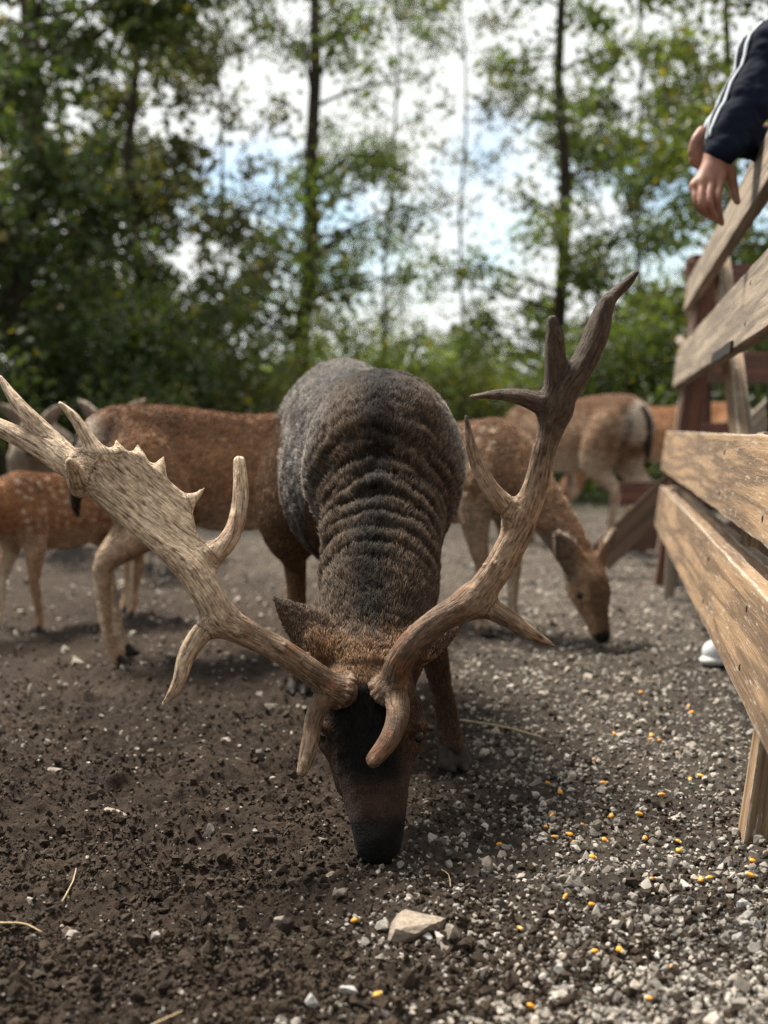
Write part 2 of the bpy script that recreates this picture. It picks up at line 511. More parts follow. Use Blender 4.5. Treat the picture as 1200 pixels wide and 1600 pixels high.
M = dict(
    coat=m_coat('deer_coat'), fur=m_fur('buck_fur'), antler=m_antler('antler_bone'),
    wood=m_wood('weathered_tan_board', (.25, .162, .090), (.115, .070, .038), (.58, .53, .46), 1.0),
    wood_grey=m_wood('weathered_grey_board', (.25, .20, .15), (.13, .10, .075), (.45, .41, .36), .5),
    wood_dark=m_wood('dark_brown_board', (.10, .062, .037), (.05, .030, .018), (.25, .19, .14), .3),
    wood_red=m_wood('red_brown_board', (.11, .038, .020), (.05, .018, .010), (.3, .22, .16), .35),
    soil=None, stone=m_vcol('gravel_stone', .9, 160, .002), clod=m_vcol('soil_crumb', .95, 220, .003),
    leaf=m_leaf('leaf'), bark=m_plain('bark', (.045, .035, .026), .9, 14, .5, .02),
    hoof=m_plain('hoof_horn', (.028, .023, .02), .6, 60, .6, .001),
    eye=m_plain('eye_dark', (.004, .003, .003), .12, 10, .1),
    nose=m_plain('nose_leather', (.008, .008, .009), .45, 200, .4, .002),
    skin=m_plain('skin', (.25, .122, .085), .5, 45, .16, .001),
    navy=m_plain('navy_jersey', (.004, .007, .017), .85, 300, .3, .001),
    white=m_plain('white_stripe', (.42, .46, .50), .6, 200, .1),
    shoe=m_plain('white_shoe', (.62, .64, .66), .5, 60, .1),
    sole=m_plain('rubber_sole', (.5, .5, .48), .7, 60, .15),
    jean=m_plain('dark_denim', (.02, .025, .04), .85, 250, .35, .001),
    hair=m_plain('brown_hair', (.03, .018, .01), .5, 120, .4, .003),
    pipe=m_plain('painted_pipe', (.60, .60, .58), .6, 60, .2),
    corn=m_plain('corn', (.75, .32, .03), .4, 160, .25),
    straw=m_plain('straw', (.38, .29, .17), .8, 60, .3),
)

# ------------------------------------------------------------------ ground
def ground_h(x, y):
    p = np.stack([x, y, np.zeros_like(x)], 1)
    far = sst(14, 4, y)
    h = .045 * (fbm(p * 1.3 + 5, 3) - .5)
    h += .040 * (fbm(p * 9, 3) - .5) * (.3 + .7 * far)
    soil = 1 - gravel_w(x, y)
    h += (.050 * np.maximum(fbm(p * 27 + 3, 3) - .46, 0) + .030 * np.maximum(fbm(p * 62, 2) - .46, 0) - .006) * (.35 + .65 * soil) * far
    return h - .004
def gravel_w(x, y):
    p = np.stack([x, y, np.zeros_like(x)], 1)
    edge = .02 + .055 * (y - 1.4)
    return sst(-.22, .30, x - edge + .45 * (fbm(p * 3.2 + 9, 3) - .5))
def axis_coords(lo, hi, h, far_lo, far_hi, g=1.12):
    c = list(np.arange(lo, hi, h))
    s, x = h, hi
    while x < far_hi: c.append(x); s *= g; x += s
    c.append(far_hi)
    s, x = h, lo
    pre = []
    while x > far_lo: s *= g; x -= s; pre.append(max(x, far_lo))
    return np.array(sorted(set(pre)) + c)
gx = axis_coords(-.8, 1.0, .0055, -400, 400)
gy = axis_coords(1.25, 2.9, .0055, -60, 900, 1.06)
GX, GY = np.meshgrid(gx, gy, indexing='ij')
fx, fy = GX.ravel(), GY.ravel()
gz = ground_h(fx, fy) * sst(60, 20, np.abs(fx)) * sst(90, 30, np.abs(fy))
ny = len(gy)
ii, jj = np.meshgrid(np.arange(len(gx) - 1), np.arange(ny - 1), indexing='ij')
a = (ii * ny + jj).ravel()
gf = np.stack([a, a + ny, a + ny + 1, a + 1], 1)
gw = gravel_w(fx, fy)
pn = np.stack([fx, fy, fx * 0], 1)
tone = fbm(pn * 2.2, 4)[:, None]
soilc = np.array((.036, .025, .018)) * (.65 + .8 * tone)
gravc = np.array((.060, .049, .039)) * (.75 + .5 * tone)
gcol = soilc * (1 - gw[:, None]) + gravc * gw[:, None]
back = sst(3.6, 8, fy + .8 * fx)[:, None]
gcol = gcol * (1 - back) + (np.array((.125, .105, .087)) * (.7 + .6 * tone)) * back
grass = sst(9.5, 12, fy + 3 * (fbm(pn * .6, 3) - .5))[:, None]
gcol = gcol * (1 - grass) + np.array((.035, .045, .018)) * (.6 + .8 * tone) * grass
m, t, b = mat('earth')
a_ = attr(t, 'Col'); tcx = N(t, 'ShaderNodeTexCoord')
n1 = noise_n(t, 55, 8, .72, tcx.outputs['Object']); n2 = noise_n(t, 7, 5, .6, tcx.outputs['Object'])
r1 = ramp(t, [(.3, (.42, .4, .38)), (.5, (.95, .95, .95)), (.72, (1.9, 1.85, 1.8))]); t.links.new(n1.outputs['Fac'], r1.inputs[0])
r2 = ramp(t, [(.3, (.7, .7, .7)), (.7, (1.3, 1.28, 1.25))]); t.links.new(n2.outputs['Fac'], r2.inputs[0])
t.links.new(mulcol(t, mulcol(t, a_.outputs['Color'], r1.outputs[0]), r2.outputs[0]), b.inputs['Base Color'])
b.inputs['Roughness'].default_value = .95; b.inputs['Specular IOR Level'].default_value = .2
bump(t, b, n1.outputs['Fac'], 1.0, .014)
M['soil'] = m
g = obj('ground', raw_mesh('ground', np.stack([fx, fy, gz], 1), gf, True, gcol), m)
tag(g, kind='structure')

# stones: a few convex templates, joined into one gravel object
def rock_templates(n, npts, seed, flat=(.55, .9)):
    out = []
    r = random.Random(seed)
    for _ in range(n):
        bm = bmesh.new()
        sx, sy, sz = 1, r.uniform(.6, 1), r.uniform(*flat)
        for _ in range(npts):
            v = Vector((r.gauss(0, 1), r.gauss(0, 1), r.gauss(0, 1))).normalized() * r.uniform(.75, 1)
            bm.verts.new((v.x * sx, v.y * sy, v.z * sz))
        res = bmesh.ops.convex_hull(bm, input=bm.verts)
        bmesh.ops.delete(bm, geom=list({e for e in res['geom_interior'] + res['geom_unused'] if isinstance(e, bmesh.types.BMVert)}), context='VERTS')
        bmesh.ops.triangulate(bm, faces=bm.faces)
        bm.verts.index_update()
        out.append((np.array([v.co[:] for v in bm.verts]), np.array([[v.index for v in f.verts] for f in bm.faces])))
        bm.free()
    return out
def rand_rot(n, tilt=1.0):
    q = rng.normal(size=(n, 4)); q[:, 1:3] *= tilt
    q /= np.linalg.norm(q, axis=1)[:, None]
    w, x, y, z = q.T
    return np.stack([np.stack([1 - 2 * (y * y + z * z), 2 * (x * y - z * w), 2 * (x * z + y * w)], 1),
                     np.stack([2 * (x * y + z * w), 1 - 2 * (x * x + z * z), 2 * (y * z - x * w)], 1),
                     np.stack([2 * (x * z - y * w), 2 * (y * z + x * w), 1 - 2 * (x * x + y * y)], 1)], 1)
def scatter(name, temps, pos, size, colr, material, tilt=.5, smooth=False):
    vs, fs, cs, base = [], [], [], 0
    which = rng.integers(0, len(temps), len(pos))
    Rm = rand_rot(len(pos), tilt)
    for k, (tv, tf) in enumerate(temps):
        i = np.where(which == k)[0]
        if not len(i): continue
        v = np.einsum('nij,vj->nvi', Rm[i], tv) * size[i][:, None, None] + pos[i][:, None, :]
        nv = len(tv)
        f = tf[None] + (np.arange(len(i)) * nv)[:, None, None] + base
        vs.append(v.reshape(-1, 3)); fs.append(f.reshape(-1, 3)); cs.append(np.repeat(colr[i], nv, 0))
        base += len(i) * nv
    return obj(name, raw_mesh(name, np.vstack(vs), np.vstack(fs), smooth, np.vstack(cs)), material)
def frustum_points(n, y0, y1, power=1.6):
    u = rng.random(n)
    y = (y0 ** -power + u * (y1 ** -power - y0 ** -power)) ** (-1 / power)
    x = (rng.random(n) * 2 - 1) * (.36 * y + .12)
    return x, y
ROCK = rock_templates(10, 13, 3)
x, y = frustum_points(60000, 1.22, 9.5)
w = gravel_w(x, y)
keep = rng.random(len(x)) < np.clip(.075 + (.40 + .35 * sst(2.0, 3.0, y)) * w * (.35 + 1.3 * fbm(np.stack([x, y, x * 0], 1) * 6 + 2, 3)) + .25 * sst(3, 6, y), 0, 1)
x, y, w = x[keep], y[keep], w[keep]
sz = np.exp(rng.normal(math.log(.0042), .45, len(x))) * (.62 + .45 * w) * (1 + .06 * (y - 1.5))
sz = np.clip(sz, .002, .016)
tc_ = rng.random((len(x), 1)); hue = rng.random((len(x), 1))
colr = (np.array((.33, .285, .235)) * (1 - hue) + np.array((.42, .40, .37)) * hue) * (.30 + .90 * tc_ ** 1.3)
pos = np.stack([x, y, ground_h(x, y) + sz * .25], 1)
o = scatter('gravel', ROCK, pos, sz, colr, M['stone'])
tag(o, 'loose grey gravel strewn over the dark soil', 'gravel', kind='stuff')
x, y = frustum_points(30000, 2.4, 11, 1.4)
keep = rng.random(len(x)) < (.12 + .88 * sst(2.6, 5.5, y)) * (.25 + .75 * gravel_w(x, y + 0) + .4 * sst(4, 7, y))
x, y = x[keep], y[keep]
sz = np.clip(np.exp(rng.normal(math.log(.0062), .45, len(x))) * (1 + .10 * (y - 2.5)), .003, .025)
colr = (np.array((.29, .255, .215))) * (.3 + 1.1 * rng.random((len(x), 1)) ** 1.2)
pos = np.stack([x, y, ground_h(x, y) + sz * .15], 1)
o = scatter('gravel', ROCK, pos, sz, colr, M['stone'])
tag(o, 'coarse pale gravel on the open ground beyond the buck', 'gravel', kind='stuff')
# soil crumbs
CLOD = rock_templates(10, 11, 11, (.5, .9))
x, y = frustum_points(95000, 1.22, 5.0, 2.0)
w = gravel_w(x, y)
keep = rng.random(len(x)) < np.clip(1.0 - .62 * w, 0, 1) * (.35 + .9 * sst(.38, .6, fbm(np.stack([x, y, x * 0], 1) * 7, 3)))
x, y = x[keep], y[keep]
sz = np.clip(np.exp(rng.normal(math.log(.0030), .60, len(x))), .0014, .015)
colr = np.array((.042, .030, .021)) * (.65 + .75 * rng.random((len(x), 1)))
pos = np.stack([x, y, ground_h(x, y) + sz * .3], 1)
o = scatter('soil_crumbs', CLOD, pos, sz, colr, M['clod'], 1.0, False)
tag(o, 'dark crumbly clods of trampled soil', 'soil', kind='stuff')

def ground_px(px, py):
    Y = 3.0
    for _ in range(30):
        p = at(px, py, Y)
        Y += (p[2] - float(ground_h(np.array([p[0]]), np.array([Y]))[0])) * 3.0 * .6
    p = at(px, py, Y)
    return V3(p[0], Y, float(ground_h(np.array([p[0]]), np.array([Y]))[0]))

def rough_rock(seed, sx, sy, sz, col):
    r = random.Random(seed)
    bm = bmesh.new()
    for _ in range(16):
        v = Vector((r.gauss(0, 1), r.gauss(0, 1), r.gauss(0, 1))).normalized() * r.uniform(.75, 1)
        bm.verts.new((v.x * sx, v.y * sy, v.z * sz))
    res = bmesh.ops.convex_hull(bm, input=bm.verts)
    bmesh.ops.delete(bm, geom=list({e for e in res['geom_interior'] + res['geom_unused'] if isinstance(e, bmesh.types.BMVert)}), context='VERTS')
    bmesh.ops.triangulate(bm, faces=bm.faces)
    bmesh.ops.subdivide_edges(bm, edges=bm.edges, cuts=3, use_grid_fill=True)
    bmesh.ops.triangulate(bm, faces=bm.faces)
    for v in bm.verts:
        n = mnoise.noise_vector(v.co * 55 + Vector((seed, 0, 0))) * .10 * min(sx, sz) + mnoise.noise_vector(v.co * 160) * .05 * min(sx, sz)
        v.co += n
    bm.verts.index_update()
    v = np.array([q.co[:] for q in bm.verts]); f = np.array([[q.index for q in p.verts] for p in bm.faces])
    bm.free()
    c = np.array(col) * (.75 + .5 * fbm(v * 60 + seed, 3))[:, None]
    return raw_mesh('stone', v, f, False, c)
stones = [  # px, py, half sizes (m), colour, label
    (645, 1460, .049, .038, .024, (.27, .225, .18), 'largest flat tan stone lying among the gravel below the muzzle'),
    (705, 1462, .015, .014, .014, (.26, .22, .18), 'pointed tan stone beside the largest flat stone'),
    (668, 1470, .009, .008, .008, (.34, .34, .33), 'small pale grey stone touching the largest flat stone'),
    (85, 1205, .019, .016, .013, (.25, .215, .18), 'angular grey brown stone half sunk in soil beyond the flat pale one'),
    (178, 1272, .027, .018, .008, (.36, .31, .25), 'flat pale speckled stone bedded in the dark soil'),
    (328, 1305, .009, .007, .018, (.33, .30, .27), 'upright pale sliver of stone in the dark soil'),
    (114, 1468, .013, .011, .010, (.34, .30, .27), 'white tipped stone in soil beside a small reddish one'),
    (106, 1457, .008, .008, .007, (.27, .20, .17), 'small reddish stone next to the white tipped one'),
    (243, 1464, .009, .009, .009, (.30, .28, .26), 'round grey pebble sitting alone on the dark soil'),
    (437, 1445, .012, .010, .013, (.26, .23, .19), 'wedge shaped brown stone beside a dark twig'),
    (517, 1373, .011, .008, .009, (.20, .155, .12), 'brown oval stone just under the buck\'s nose'),
    (533, 1400, .016, .012, .010, (.16, .135, .115), 'dark grey stone half buried below the brown oval one'),
    (597, 1450, .014, .012, .011, (.31, .29, .26), 'pale grey stone at the edge of the largest flat stone'),
    (486, 1570, .010, .009, .010, (.40, .39, .37), 'small upright white stone beside a white pebble cluster'),
    (545, 1553, .013, .010, .008, (.36, .36, .35), 'light grey stone in the white pebble cluster'),
    (845, 1315, .015, .012, .011, (.34, .32, .29), 'pale stone with three corn kernels around it'),
    (875, 1512, .012, .010, .009, (.34, .34, .33), 'light grey faceted stone near two corn kernels'),
    (1160, 1420, .016, .014, .011, (.32, .31, .30), 'large light grey stone near the fence post'),
    (915, 1462, .011, .010, .009, (.30, .30, .29), 'blocky grey stone among loose gravel'),
]
for i, (px, py, a_, b_, c_, col, lab) in enumerate(stones):
    p = ground_px(px, py)
    o = obj('stone', rough_rock(i + 3, a_, b_, c_, col), M['stone'])
    o.location = (p[0], p[1], p[2] + c_ * .35); o.rotation_euler = (random.uniform(-.2, .2), random.uniform(-.2, .2), random.uniform(-.5, .5))
    tag(o, lab, 'stone', 'larger stones on the ground')

# corn kernels
bm = bmesh.new()
bmesh.ops.create_icosphere(bm, subdivisions=2, radius=1)
for v in bm.verts:
    k = .62 + .38 * sst(-1, .5, v.co.x)
    v.co = Vector((v.co.x * .0062, v.co.y * .0052 * k, v.co.z * .0032 * (.8 + .2 * k)))
kme = bpy.data.meshes.new('corn_kernel'); bm.to_mesh(kme); bm.free()
kme.polygons.foreach_set('use_smooth', np.ones(len(kme.polygons), dtype=bool))
bm = bmesh.new()
bmesh.ops.create_icosphere(bm, subdivisions=1, radius=1)
for v in bm.verts: v.co = Vector((v.co.x * .0026 - .0044, v.co.y * .0030, v.co.z * .0026))
tme = bpy.data.meshes.new('kernel_tip'); bm.to_mesh(tme); bm.free()
tme.materials.append(m_plain('corn_germ', (.75, .62, .36), .5, 100, .1))
kern = [(555, 1443), (590, 1562), (747, 1530), (780, 1325), (813, 1458), (830, 1580), (853, 1298), (866, 1313), (890, 1309), (899, 1322),
        (910, 1294), (926, 1345), (945, 1318), (955, 1280), (943, 1228), (875, 1242), (856, 1228), (862, 1279), (883, 1407), (928, 1494),
        (968, 1491), (1015, 1564), (1048, 1521), (1018, 1379), (1008, 1315), (1034, 1247), (1060, 1320), (1060, 1334), (999, 1277),
        (1095, 1380), (1108, 1377), (1176, 1351), (1172, 1373), (1078, 1222), (1095, 1217), (1059, 1181), (1018, 1153), (1030, 1161),
        (1016, 1160), (928, 1191), (960, 1151), (1075, 1108), (1080, 1117), (1001, 1085), (630, 1290), (925, 1420)]
for i, (px, py) in enumerate(kern):
    p = ground_px(px, py)
    o = obj('corn_kernel', kme, M['corn'])
    o.location = (p[0], p[1], p[2] + .006); o.rotation_euler = (random.uniform(-.7, .7), random.uniform(-.5, .5), random.uniform(0, 6.28))
    o.scale = [random.uniform(.85, 1.12)] * 3
    obj('kernel_tip', tme, None, o)
    near = min(((px - q_[0]) ** 2 + (py - q_[1]) ** 2, q_[6]) for q_ in stones)
    if near[0] < 34 ** 2: lab = 'corn kernel beside the ' + ' '.join(near[1].split()[:5])
    elif gravel_w(p[:1], p[1:2])[0] < .45: lab = 'orange corn kernel lying on bare dark soil'
    elif p[1] > 2.35: lab = 'yellow corn kernel lying in the far gravel by the fence'
    else: lab = 'yellow corn kernel lying among loose grey gravel'
    tag(o, lab, 'corn', 'corn kernels scattered as feed')

def stick(name, pts, r, material, label, cat, z=.004):
    w = [ground_px(*p) + V3(0, 0, z) for p in pts]
    w[1] = (w[0] + w[2]) / 2 + V3(.004, .004, .003)
    w = spline([(*q, r * (1 - .4 * i / max(1, len(w) - 1))) for i, q in enumerate(w)], 14)
    w[:, :3] += rng.normal(0, .0002, (len(w), 3))
    v, f = tube_arr(w[:, :3], w[:, 3], 6)
    tag(obj(name, poly_mesh(name, v, f), material), label, cat)
stick('straw', [(720, 1133), (775, 1143), (845, 1160)], .0024, M['straw'], 'long pale straw stalk lying beside the front hoof', 'straw', .012)
stick('straw', [(97, 1418), (108, 1392), (119, 1368)], .0014, M['straw'], 'short thin straw standing on the dark soil', 'straw', .008)
stick('straw', [(0, 1455), (30, 1461), (66, 1466)], .0016, M['straw'], 'pale straw lying at the soil edge near the white tipped stone', 'straw', .008)
stick('twig', [(444, 1425), (470, 1432), (492, 1437)], .0018, M['bark'], 'thin dark twig next to the wedge shaped stone', 'twig', .006)
stick('twig', [(285, 1447), (296, 1456), (304, 1470)], .0016, M['bark'], 'short dark twig by the round grey pebble', 'twig', .006)
stick('twig', [(190, 1640), (250, 1592), (285, 1570)], .0016, M['straw'], 'thin brown twig lying on bare soil', 'twig', .006)
stick('twig', [(690, 1365), (700, 1378), (704, 1392)], .0012, M['straw'], 'tiny pale twig among gravel by the muzzle', 'twig', .006)

# ------------------------------------------------------------------ the buck
def build_antler(name, parent, base, beams, plates, tone, gseed):
    pts = np.vstack([np.array(b_)[:, :3] for b_ in beams])
    S = Solid(pts.min(0) - .04, pts.max(0) + .04, .0023)
    segs, frames, srun = [], [], []
    for bi, b_ in enumerate(beams):
        p = S.chain(b_, .016 if bi else .01, n=max(8, 5 * len(b_)))
        s0 = bi * 3.1
        for i in range(len(p) - 1):
            if bi == 0 or (len(b_) > 3 and i > .3 * len(p)):
                segs.append((p[i][:3], p[i + 1][:3])); srun.append(s0)
            s0 += np.linalg.norm(p[i + 1][:3] - p[i][:3])
    for pl in plates: S.slab(*pl)
    # burr: a ring of beads round the base
    c0, c1 = np.array(beams[0][0][:3]), np.array(beams[0][1][:3])
    ax = (c1 - c0) / np.linalg.norm(c1 - c0)
    e1 = np.cross(ax, (0, 0, 1)); e1 /= np.linalg.norm(e1); e2 = np.cross(ax, e1)
    r = random.Random(gseed)
    for i in range(17):
        a = 2 * math.pi * i / 17
        q = c0 + (e1 * math.cos(a) + e2 * math.sin(a)) * .0275 + ax * r.uniform(-.002, .003)
        S.cone(q, q + ax * .003, r.uniform(.0048, .0070), .0045, .003)
    # pearls on the lower beam
    p = spline(beams[0], 60)
    for _ in range(46):
        i = int(r.uniform(1, 30)); d = V3(r.gauss(0, 1), r.gauss(0, 1), r.gauss(0, 1))
        t_ = p[i + 1][:3] - p[i][:3]; d -= t_ * (d @ t_) / (t_ @ t_); d /= np.linalg.norm(d)
        q = p[i][:3] + d * (p[i][3] * .98)
        S.cone(q, q, r.uniform(.0018, .0034), .002, .004)
    v, q = S.mesh()
    bi, bt, bd = seg_near(v, segs)
    A = np.array([s_[0] for s_ in segs]); B = np.array([s_[1] for s_ in segs]); sr = np.array(srun)
    T = (B - A) / (np.linalg.norm(B - A, axis=1)[:, None] + 1e-9)
    E1 = np.cross(T, V3(.3, 1, .2)); E1 /= np.linalg.norm(E1, axis=1)[:, None]; E2 = np.cross(T, E1)
    rel = v - A[bi] - bt[:, None] * (B - A)[bi]
    along = sr[bi] + bt * np.linalg.norm((B - A)[bi], axis=1)
    gro = np.stack([(rel * E1[bi]).sum(1) * 330, (rel * E2[bi]).sum(1) * 330, along * 42], 1)
    nrm = vnormals(v, q)
    v = v + nrm * ((vnoise(gro * .5 + gseed) - .5) * .0024)[:, None]
    # pigment: brown low down, pale on the palm and at the tips
    d0 = np.linalg.norm(v - c0, axis=1)
    tt = fbm(v * 22 + gseed, 3)
    pale = np.clip(sst(.06, .34, d0) * .8 + (tt - .5) * 1.0, 0, 1)[:, None]
    c = np.array(tone[0]) * (1 - pale) + np.array(tone[1]) * pale
    if len(tone) > 2: c = mixc(c, sst(.36, .52, d0 + .06 * (tt - .5)), tone[2])  # third tone: upper end darkened, part own stain, part shade painted in
    red = sst(.55, .75, fbm(v * 35 + 4 + gseed, 3))[:, None] * .5 * sst(.5, .3, d0)[:, None]
    c = c * (1 - red) + np.array((.22, .095, .05)) * red
    org = np.array(parent.location)
    return obj(name, raw_mesh(name, v - org, q, True, c, gro), M['antler'], parent)

buck = empty('fallow_buck', (-.02, 2.7, 0))
tag(buck, 'dark brown buck with broad palmate antlers, head lowered to the soil', 'deer', 'fallow deer feeding in the pen')
BO = np.array((-.02, 2.7, 0))
LAT = V3(.97, .12, 0)
S = Solid((-.45, 1.78, -.02), (.40, 3.50, .95), .0055)
# trunk
S.chain([(.004, 2.48, .590, .148), (-.012, 2.60, .565, .172), (-.055, 2.82, .54, .200), (-.085, 3.00, .58, .19), (-.105, 3.16, .63, .165), (-.11, 3.27, .63, .12)], .05, 16, LAT, .86)
S.chain([(.0, 2.46, .61, .125), (-.004, 2.55, .63, .13), (-.05, 2.75, .635, .125), (-.10, 3.08, .685, .125), (-.105, 3.20, .665, .11)], .06, 12, LAT, .95)
# neck
S.chain([(.0, 2.52, .57, .150), (-.002, 2.41, .515, .124), (-.004, 2.30, .430, .111), (-.010, 2.20, .350, .104), (-.020, 2.12, .280, .094), (-.030, 2.07, .238, .078)], .028, 16, LAT, .93)
# shoulders and haunches
for sx, o_ in ((1, 0), (-1, 0)):
    S.chain([(.050 * sx, 2.52, .65, .068), (.076 * sx, 2.46, .585, .074), (.072 * sx, 2.45, .515, .066), (.050 * sx, 2.50, .42, .052)], .030, 10)
S.chain([(-.175, 3.10, .62, .10), (-.205, 3.06, .50, .105), (-.215, 3.02, .42, .075), (-.225, 3.15, .345, .036), (-.222, 3.19, .30, .027), (-.216, 3.18, .18, .021), (-.212, 3.165, .09, .023), (-.210, 3.14, .04, .024)], .035, 22)
S.chain([(-.03, 3.14, .62, .10), (-.01, 3.10, .50, .105), (-.01, 3.06, .42, .075), (-.01, 3.20, .345, .036), (-.005, 3.24, .30, .027), (0, 3.24, .18, .021), (0, 3.23, .09, .023), (0, 3.20, .04, .024)], .035, 22)
# front legs
S.chain([(.045, 2.50, .45, .056), (.052, 2.52, .36, .042), (.088, 2.495, .245, .0285), (.098, 2.488, .210, .0275), (.111, 2.475, .15, .0205), (.122, 2.465, .095, .0225), (.129, 2.448, .052, .0225), (.133, 2.437, .035, .0235)], .02, 18)
S.chain([(-.045, 2.52, .45, .056), (-.055, 2.55, .36, .042), (-.066, 2.57, .235, .030), (-.065, 2.565, .205, .029), (-.062, 2.56, .15, .0205), (-.06, 2.555, .095, .0225), (-.058, 2.535, .052, .0225), (-.057, 2.52, .035, .0235)], .02, 18)
# tail
S.chain([(-.115, 3.36, .66, .03), (-.12, 3.41, .56, .026), (-.122, 3.42, .46, .012)], .03, 8)
# head: cranium, brow, cheeks, muzzle
S.chain([(-.034, 2.055, .255, .070), (-.029, 2.025, .215, .074), (-.023, 1.995, .165, .070), (-.016, 1.958, .112, .056), (-.010, 1.920, .064, .0435), (-.008, 1.894, .032, .0345)], .02, 14, (1, .15, 0), 1.0)
for sx in (1, -1):
    hx = -.020
    S.cone((hx + .050 * sx, 2.025, .205), (hx + .060 * sx, 2.0, .165), .030, .026, .025)       # brow and orbit
    S.cone((hx + .040 * sx, 2.06, .16), (hx + .030 * sx, 2.00, .09), .034, .026, .03)          # jaw
    S.cone((-.010 + .015 * sx, 1.882, .024), (-.011 + .021 * sx, 1.900, .058), .0145, .016, .012)  # lips
    S.cone((-.032 + .040 * sx, 2.005, .240), (-.032 + .046 * sx, 1.975, .252), .023, .021, .016)   # pedicle
    S.cut((-.0095 + .016 * sx, 1.862, .034), .0070, .005)                                       # nostril
for sx in (1, -1):
    S.chain([(-.020 + .066 * sx, 1.965, .178, .006), (-.020 + .078 * sx, 1.975, .186, .008), (-.020 + .083 * sx, 1.995, .184, .007)], .008, 6)
S.cone((-.0095, 1.870, .020), (-.0095, 1.874, .036), .0175, .0185, .012)
S.cut((.060, 1.972, .168), .010, .012); S.cut((-.100, 1.976, .168), .010, .012)
# ears
def ear(S, b0, tip, nrm, wid, k=.012, thick=.0065, pt=.62):
    b0, tip, nrm = np.array(b0), np.array(tip), np.array(nrm, float)
    nrm /= np.linalg.norm(nrm)
    ax = tip - b0
    for t0 in np.linspace(0, .96, 13):
        t1 = t0 + .08
        w0 = wid * (math.sin(math.pi * min(1, .2 + .8 * t0) ** pt) ** .9 * .9 + .06)
        w1 = wid * (math.sin(math.pi * min(1, .2 + .8 * min(1, t1)) ** pt) ** .9 * .9 + .06)
        S.cone(b0 + ax * t0 - nrm * .10 * w0, b0 + ax * min(1, t1) - nrm * .10 * w1, max(w0, .004), max(w1, .004), k * .5, nrm, thick / max(w0, thick))
    S.cone(b0 - ax * .12, b0 + ax * .16, .021, .019, k)
ear(S, at(508, 1014, 2.04), at(429, 934, 2.08), (.25, .80, -.55), .036)
S.chain([(*at(540, 1022, 2.05), .03), (*at(512, 1014, 2.045), .021), (*at(500, 1003, 2.05), .017)], .015, 6)
ear(S, at(645, 1012, 2.06), at(722, 972, 2.13), (.2, .86, -.45), .038)
v, q = S.mesh()
v = relax(v, q, 2, .4)
nrm = vnormals(v, q)
# flow of the coat and regions, from a simple skeleton
sk = [((-.009, 1.92, .02), (-.03, 2.04, .27), 'head'), ((-.03, 2.04, .29), (-.01, 2.29, .47), 'neck'), ((-.01, 2.29, .47), (.0, 2.50, .62), 'neck'),
      ((.0, 2.50, .60), (-.05, 2.80, .58), 'body'), ((-.05, 2.80, .58), (-.11, 3.3, .62), 'body'),
      ((.050, 2.51, .38), (.098, 2.485, .20), 'leg'), ((.098, 2.485, .2), (.133, 2.43, .0), 'leg'),
      ((-.05, 2.53, .38), (-.065, 2.565, .2), 'leg'), ((-.065, 2.565, .2), (-.057, 2.52, 0), 'leg'),
      ((-.20, 3.06, .5), (-.225, 3.17, .33), 'leg'), ((-.225, 3.17, .33), (-.21, 3.14, 0), 'leg'),
      ((-.01, 3.1, .5), (-.01, 3.22, .33), 'leg'), ((-.01, 3.22, .33), (0, 3.2, 0), 'leg'), ((-.115, 3.36, .66), (-.122, 3.42, .45), 'leg')]
segs = [(np.array(a), np.array(b_)) for a, b_, _ in sk]
bi, bt, bd = seg_near(v, segs)
part = np.array([['head', 'neck', 'body', 'leg'].index(k[2]) for k in sk])[bi]
flow = np.array([(s_[1] - s_[0]) / np.linalg.norm(s_[1] - s_[0]) for s_ in segs])[bi]
flow[(part == 0)] *= 1.0
for _ in range(14):                                   # blend directions across joints
    acc = flow.copy()
    for i in range(4): np.add.at(acc, q[:, i], flow[q[:, (i + 1) % 4]])
    flow = acc / (np.linalg.norm(acc, axis=1)[:, None] + 1e-9)
# neck folds: arched ridges across the nape
na, nb = V3(-.034, 2.0, .31), V3(0, 2.50, .75)
nd = (nb - na) / np.linalg.norm(nb - na)
s_n = (v - na) @ nd
lat = (v[:, 0] + .008)
dors = np.clip(nrm @ V3(0, -.72, .69), 0, 1)
pn_ = np.stack([v[:, 0] * 9, s_n * 10, v[:, 2] * 3], 1)
sa = s_n + 1.5 * lat ** 2 + .03 * (fbm(pn_ * .9, 2) - .5)
f1 = np.stack([lat * 9 + 3 * vnoise(pn_ * .8), sa * 36, v[:, 2] * 0], 1)
f2 = np.stack([lat * 16 + 3 * vnoise(pn_ * 1.1 + 5), sa * 74, v[:, 2] * 0 + 9], 1)
ph = sa * 150 + 5.0 * (fbm(pn_ * .7, 3) - .5) * 3
ph2 = sa * 215 + 9.0 * (fbm(pn_ * 1.0 + 7, 3) - .5) * 3
rid = (.62 - np.abs(2 * vnoise(f1) - 1)) * .0080 + (.6 - np.abs(2 * vnoise(f2) - 1)) * .0040
rid = rid + (np.abs(np.sin(ph * .5)) ** .6 - .65) * .0068 * (.2 + 1.4 * fbm(pn_ * .9 + 3, 2)) + (np.abs(np.sin(ph2 * .5)) ** .7 - .6) * .0038 * (.2 + 1.4 * fbm(pn_ * 1.2 + 17, 2))
zone = sst(.12, .28, s_n) * sst(.56, .40, s_n) * sst(.0, .4, nrm @ V3(0, -.72, .5)) * (.45 + .9 * fbm(pn_ * .55 + 31, 2))
zone = np.where(part == 3, 0, zone)
v = v + nrm * (rid * zone)[:, None]
# broad muscle relief on body
bodyw = (part >= 1) & (part <= 2)
v = v + nrm * (np.where(bodyw, 1, 0) * (fbm(v * 11, 2) - .5) * .012)[:, None]
nrm = vnormals(v, q)
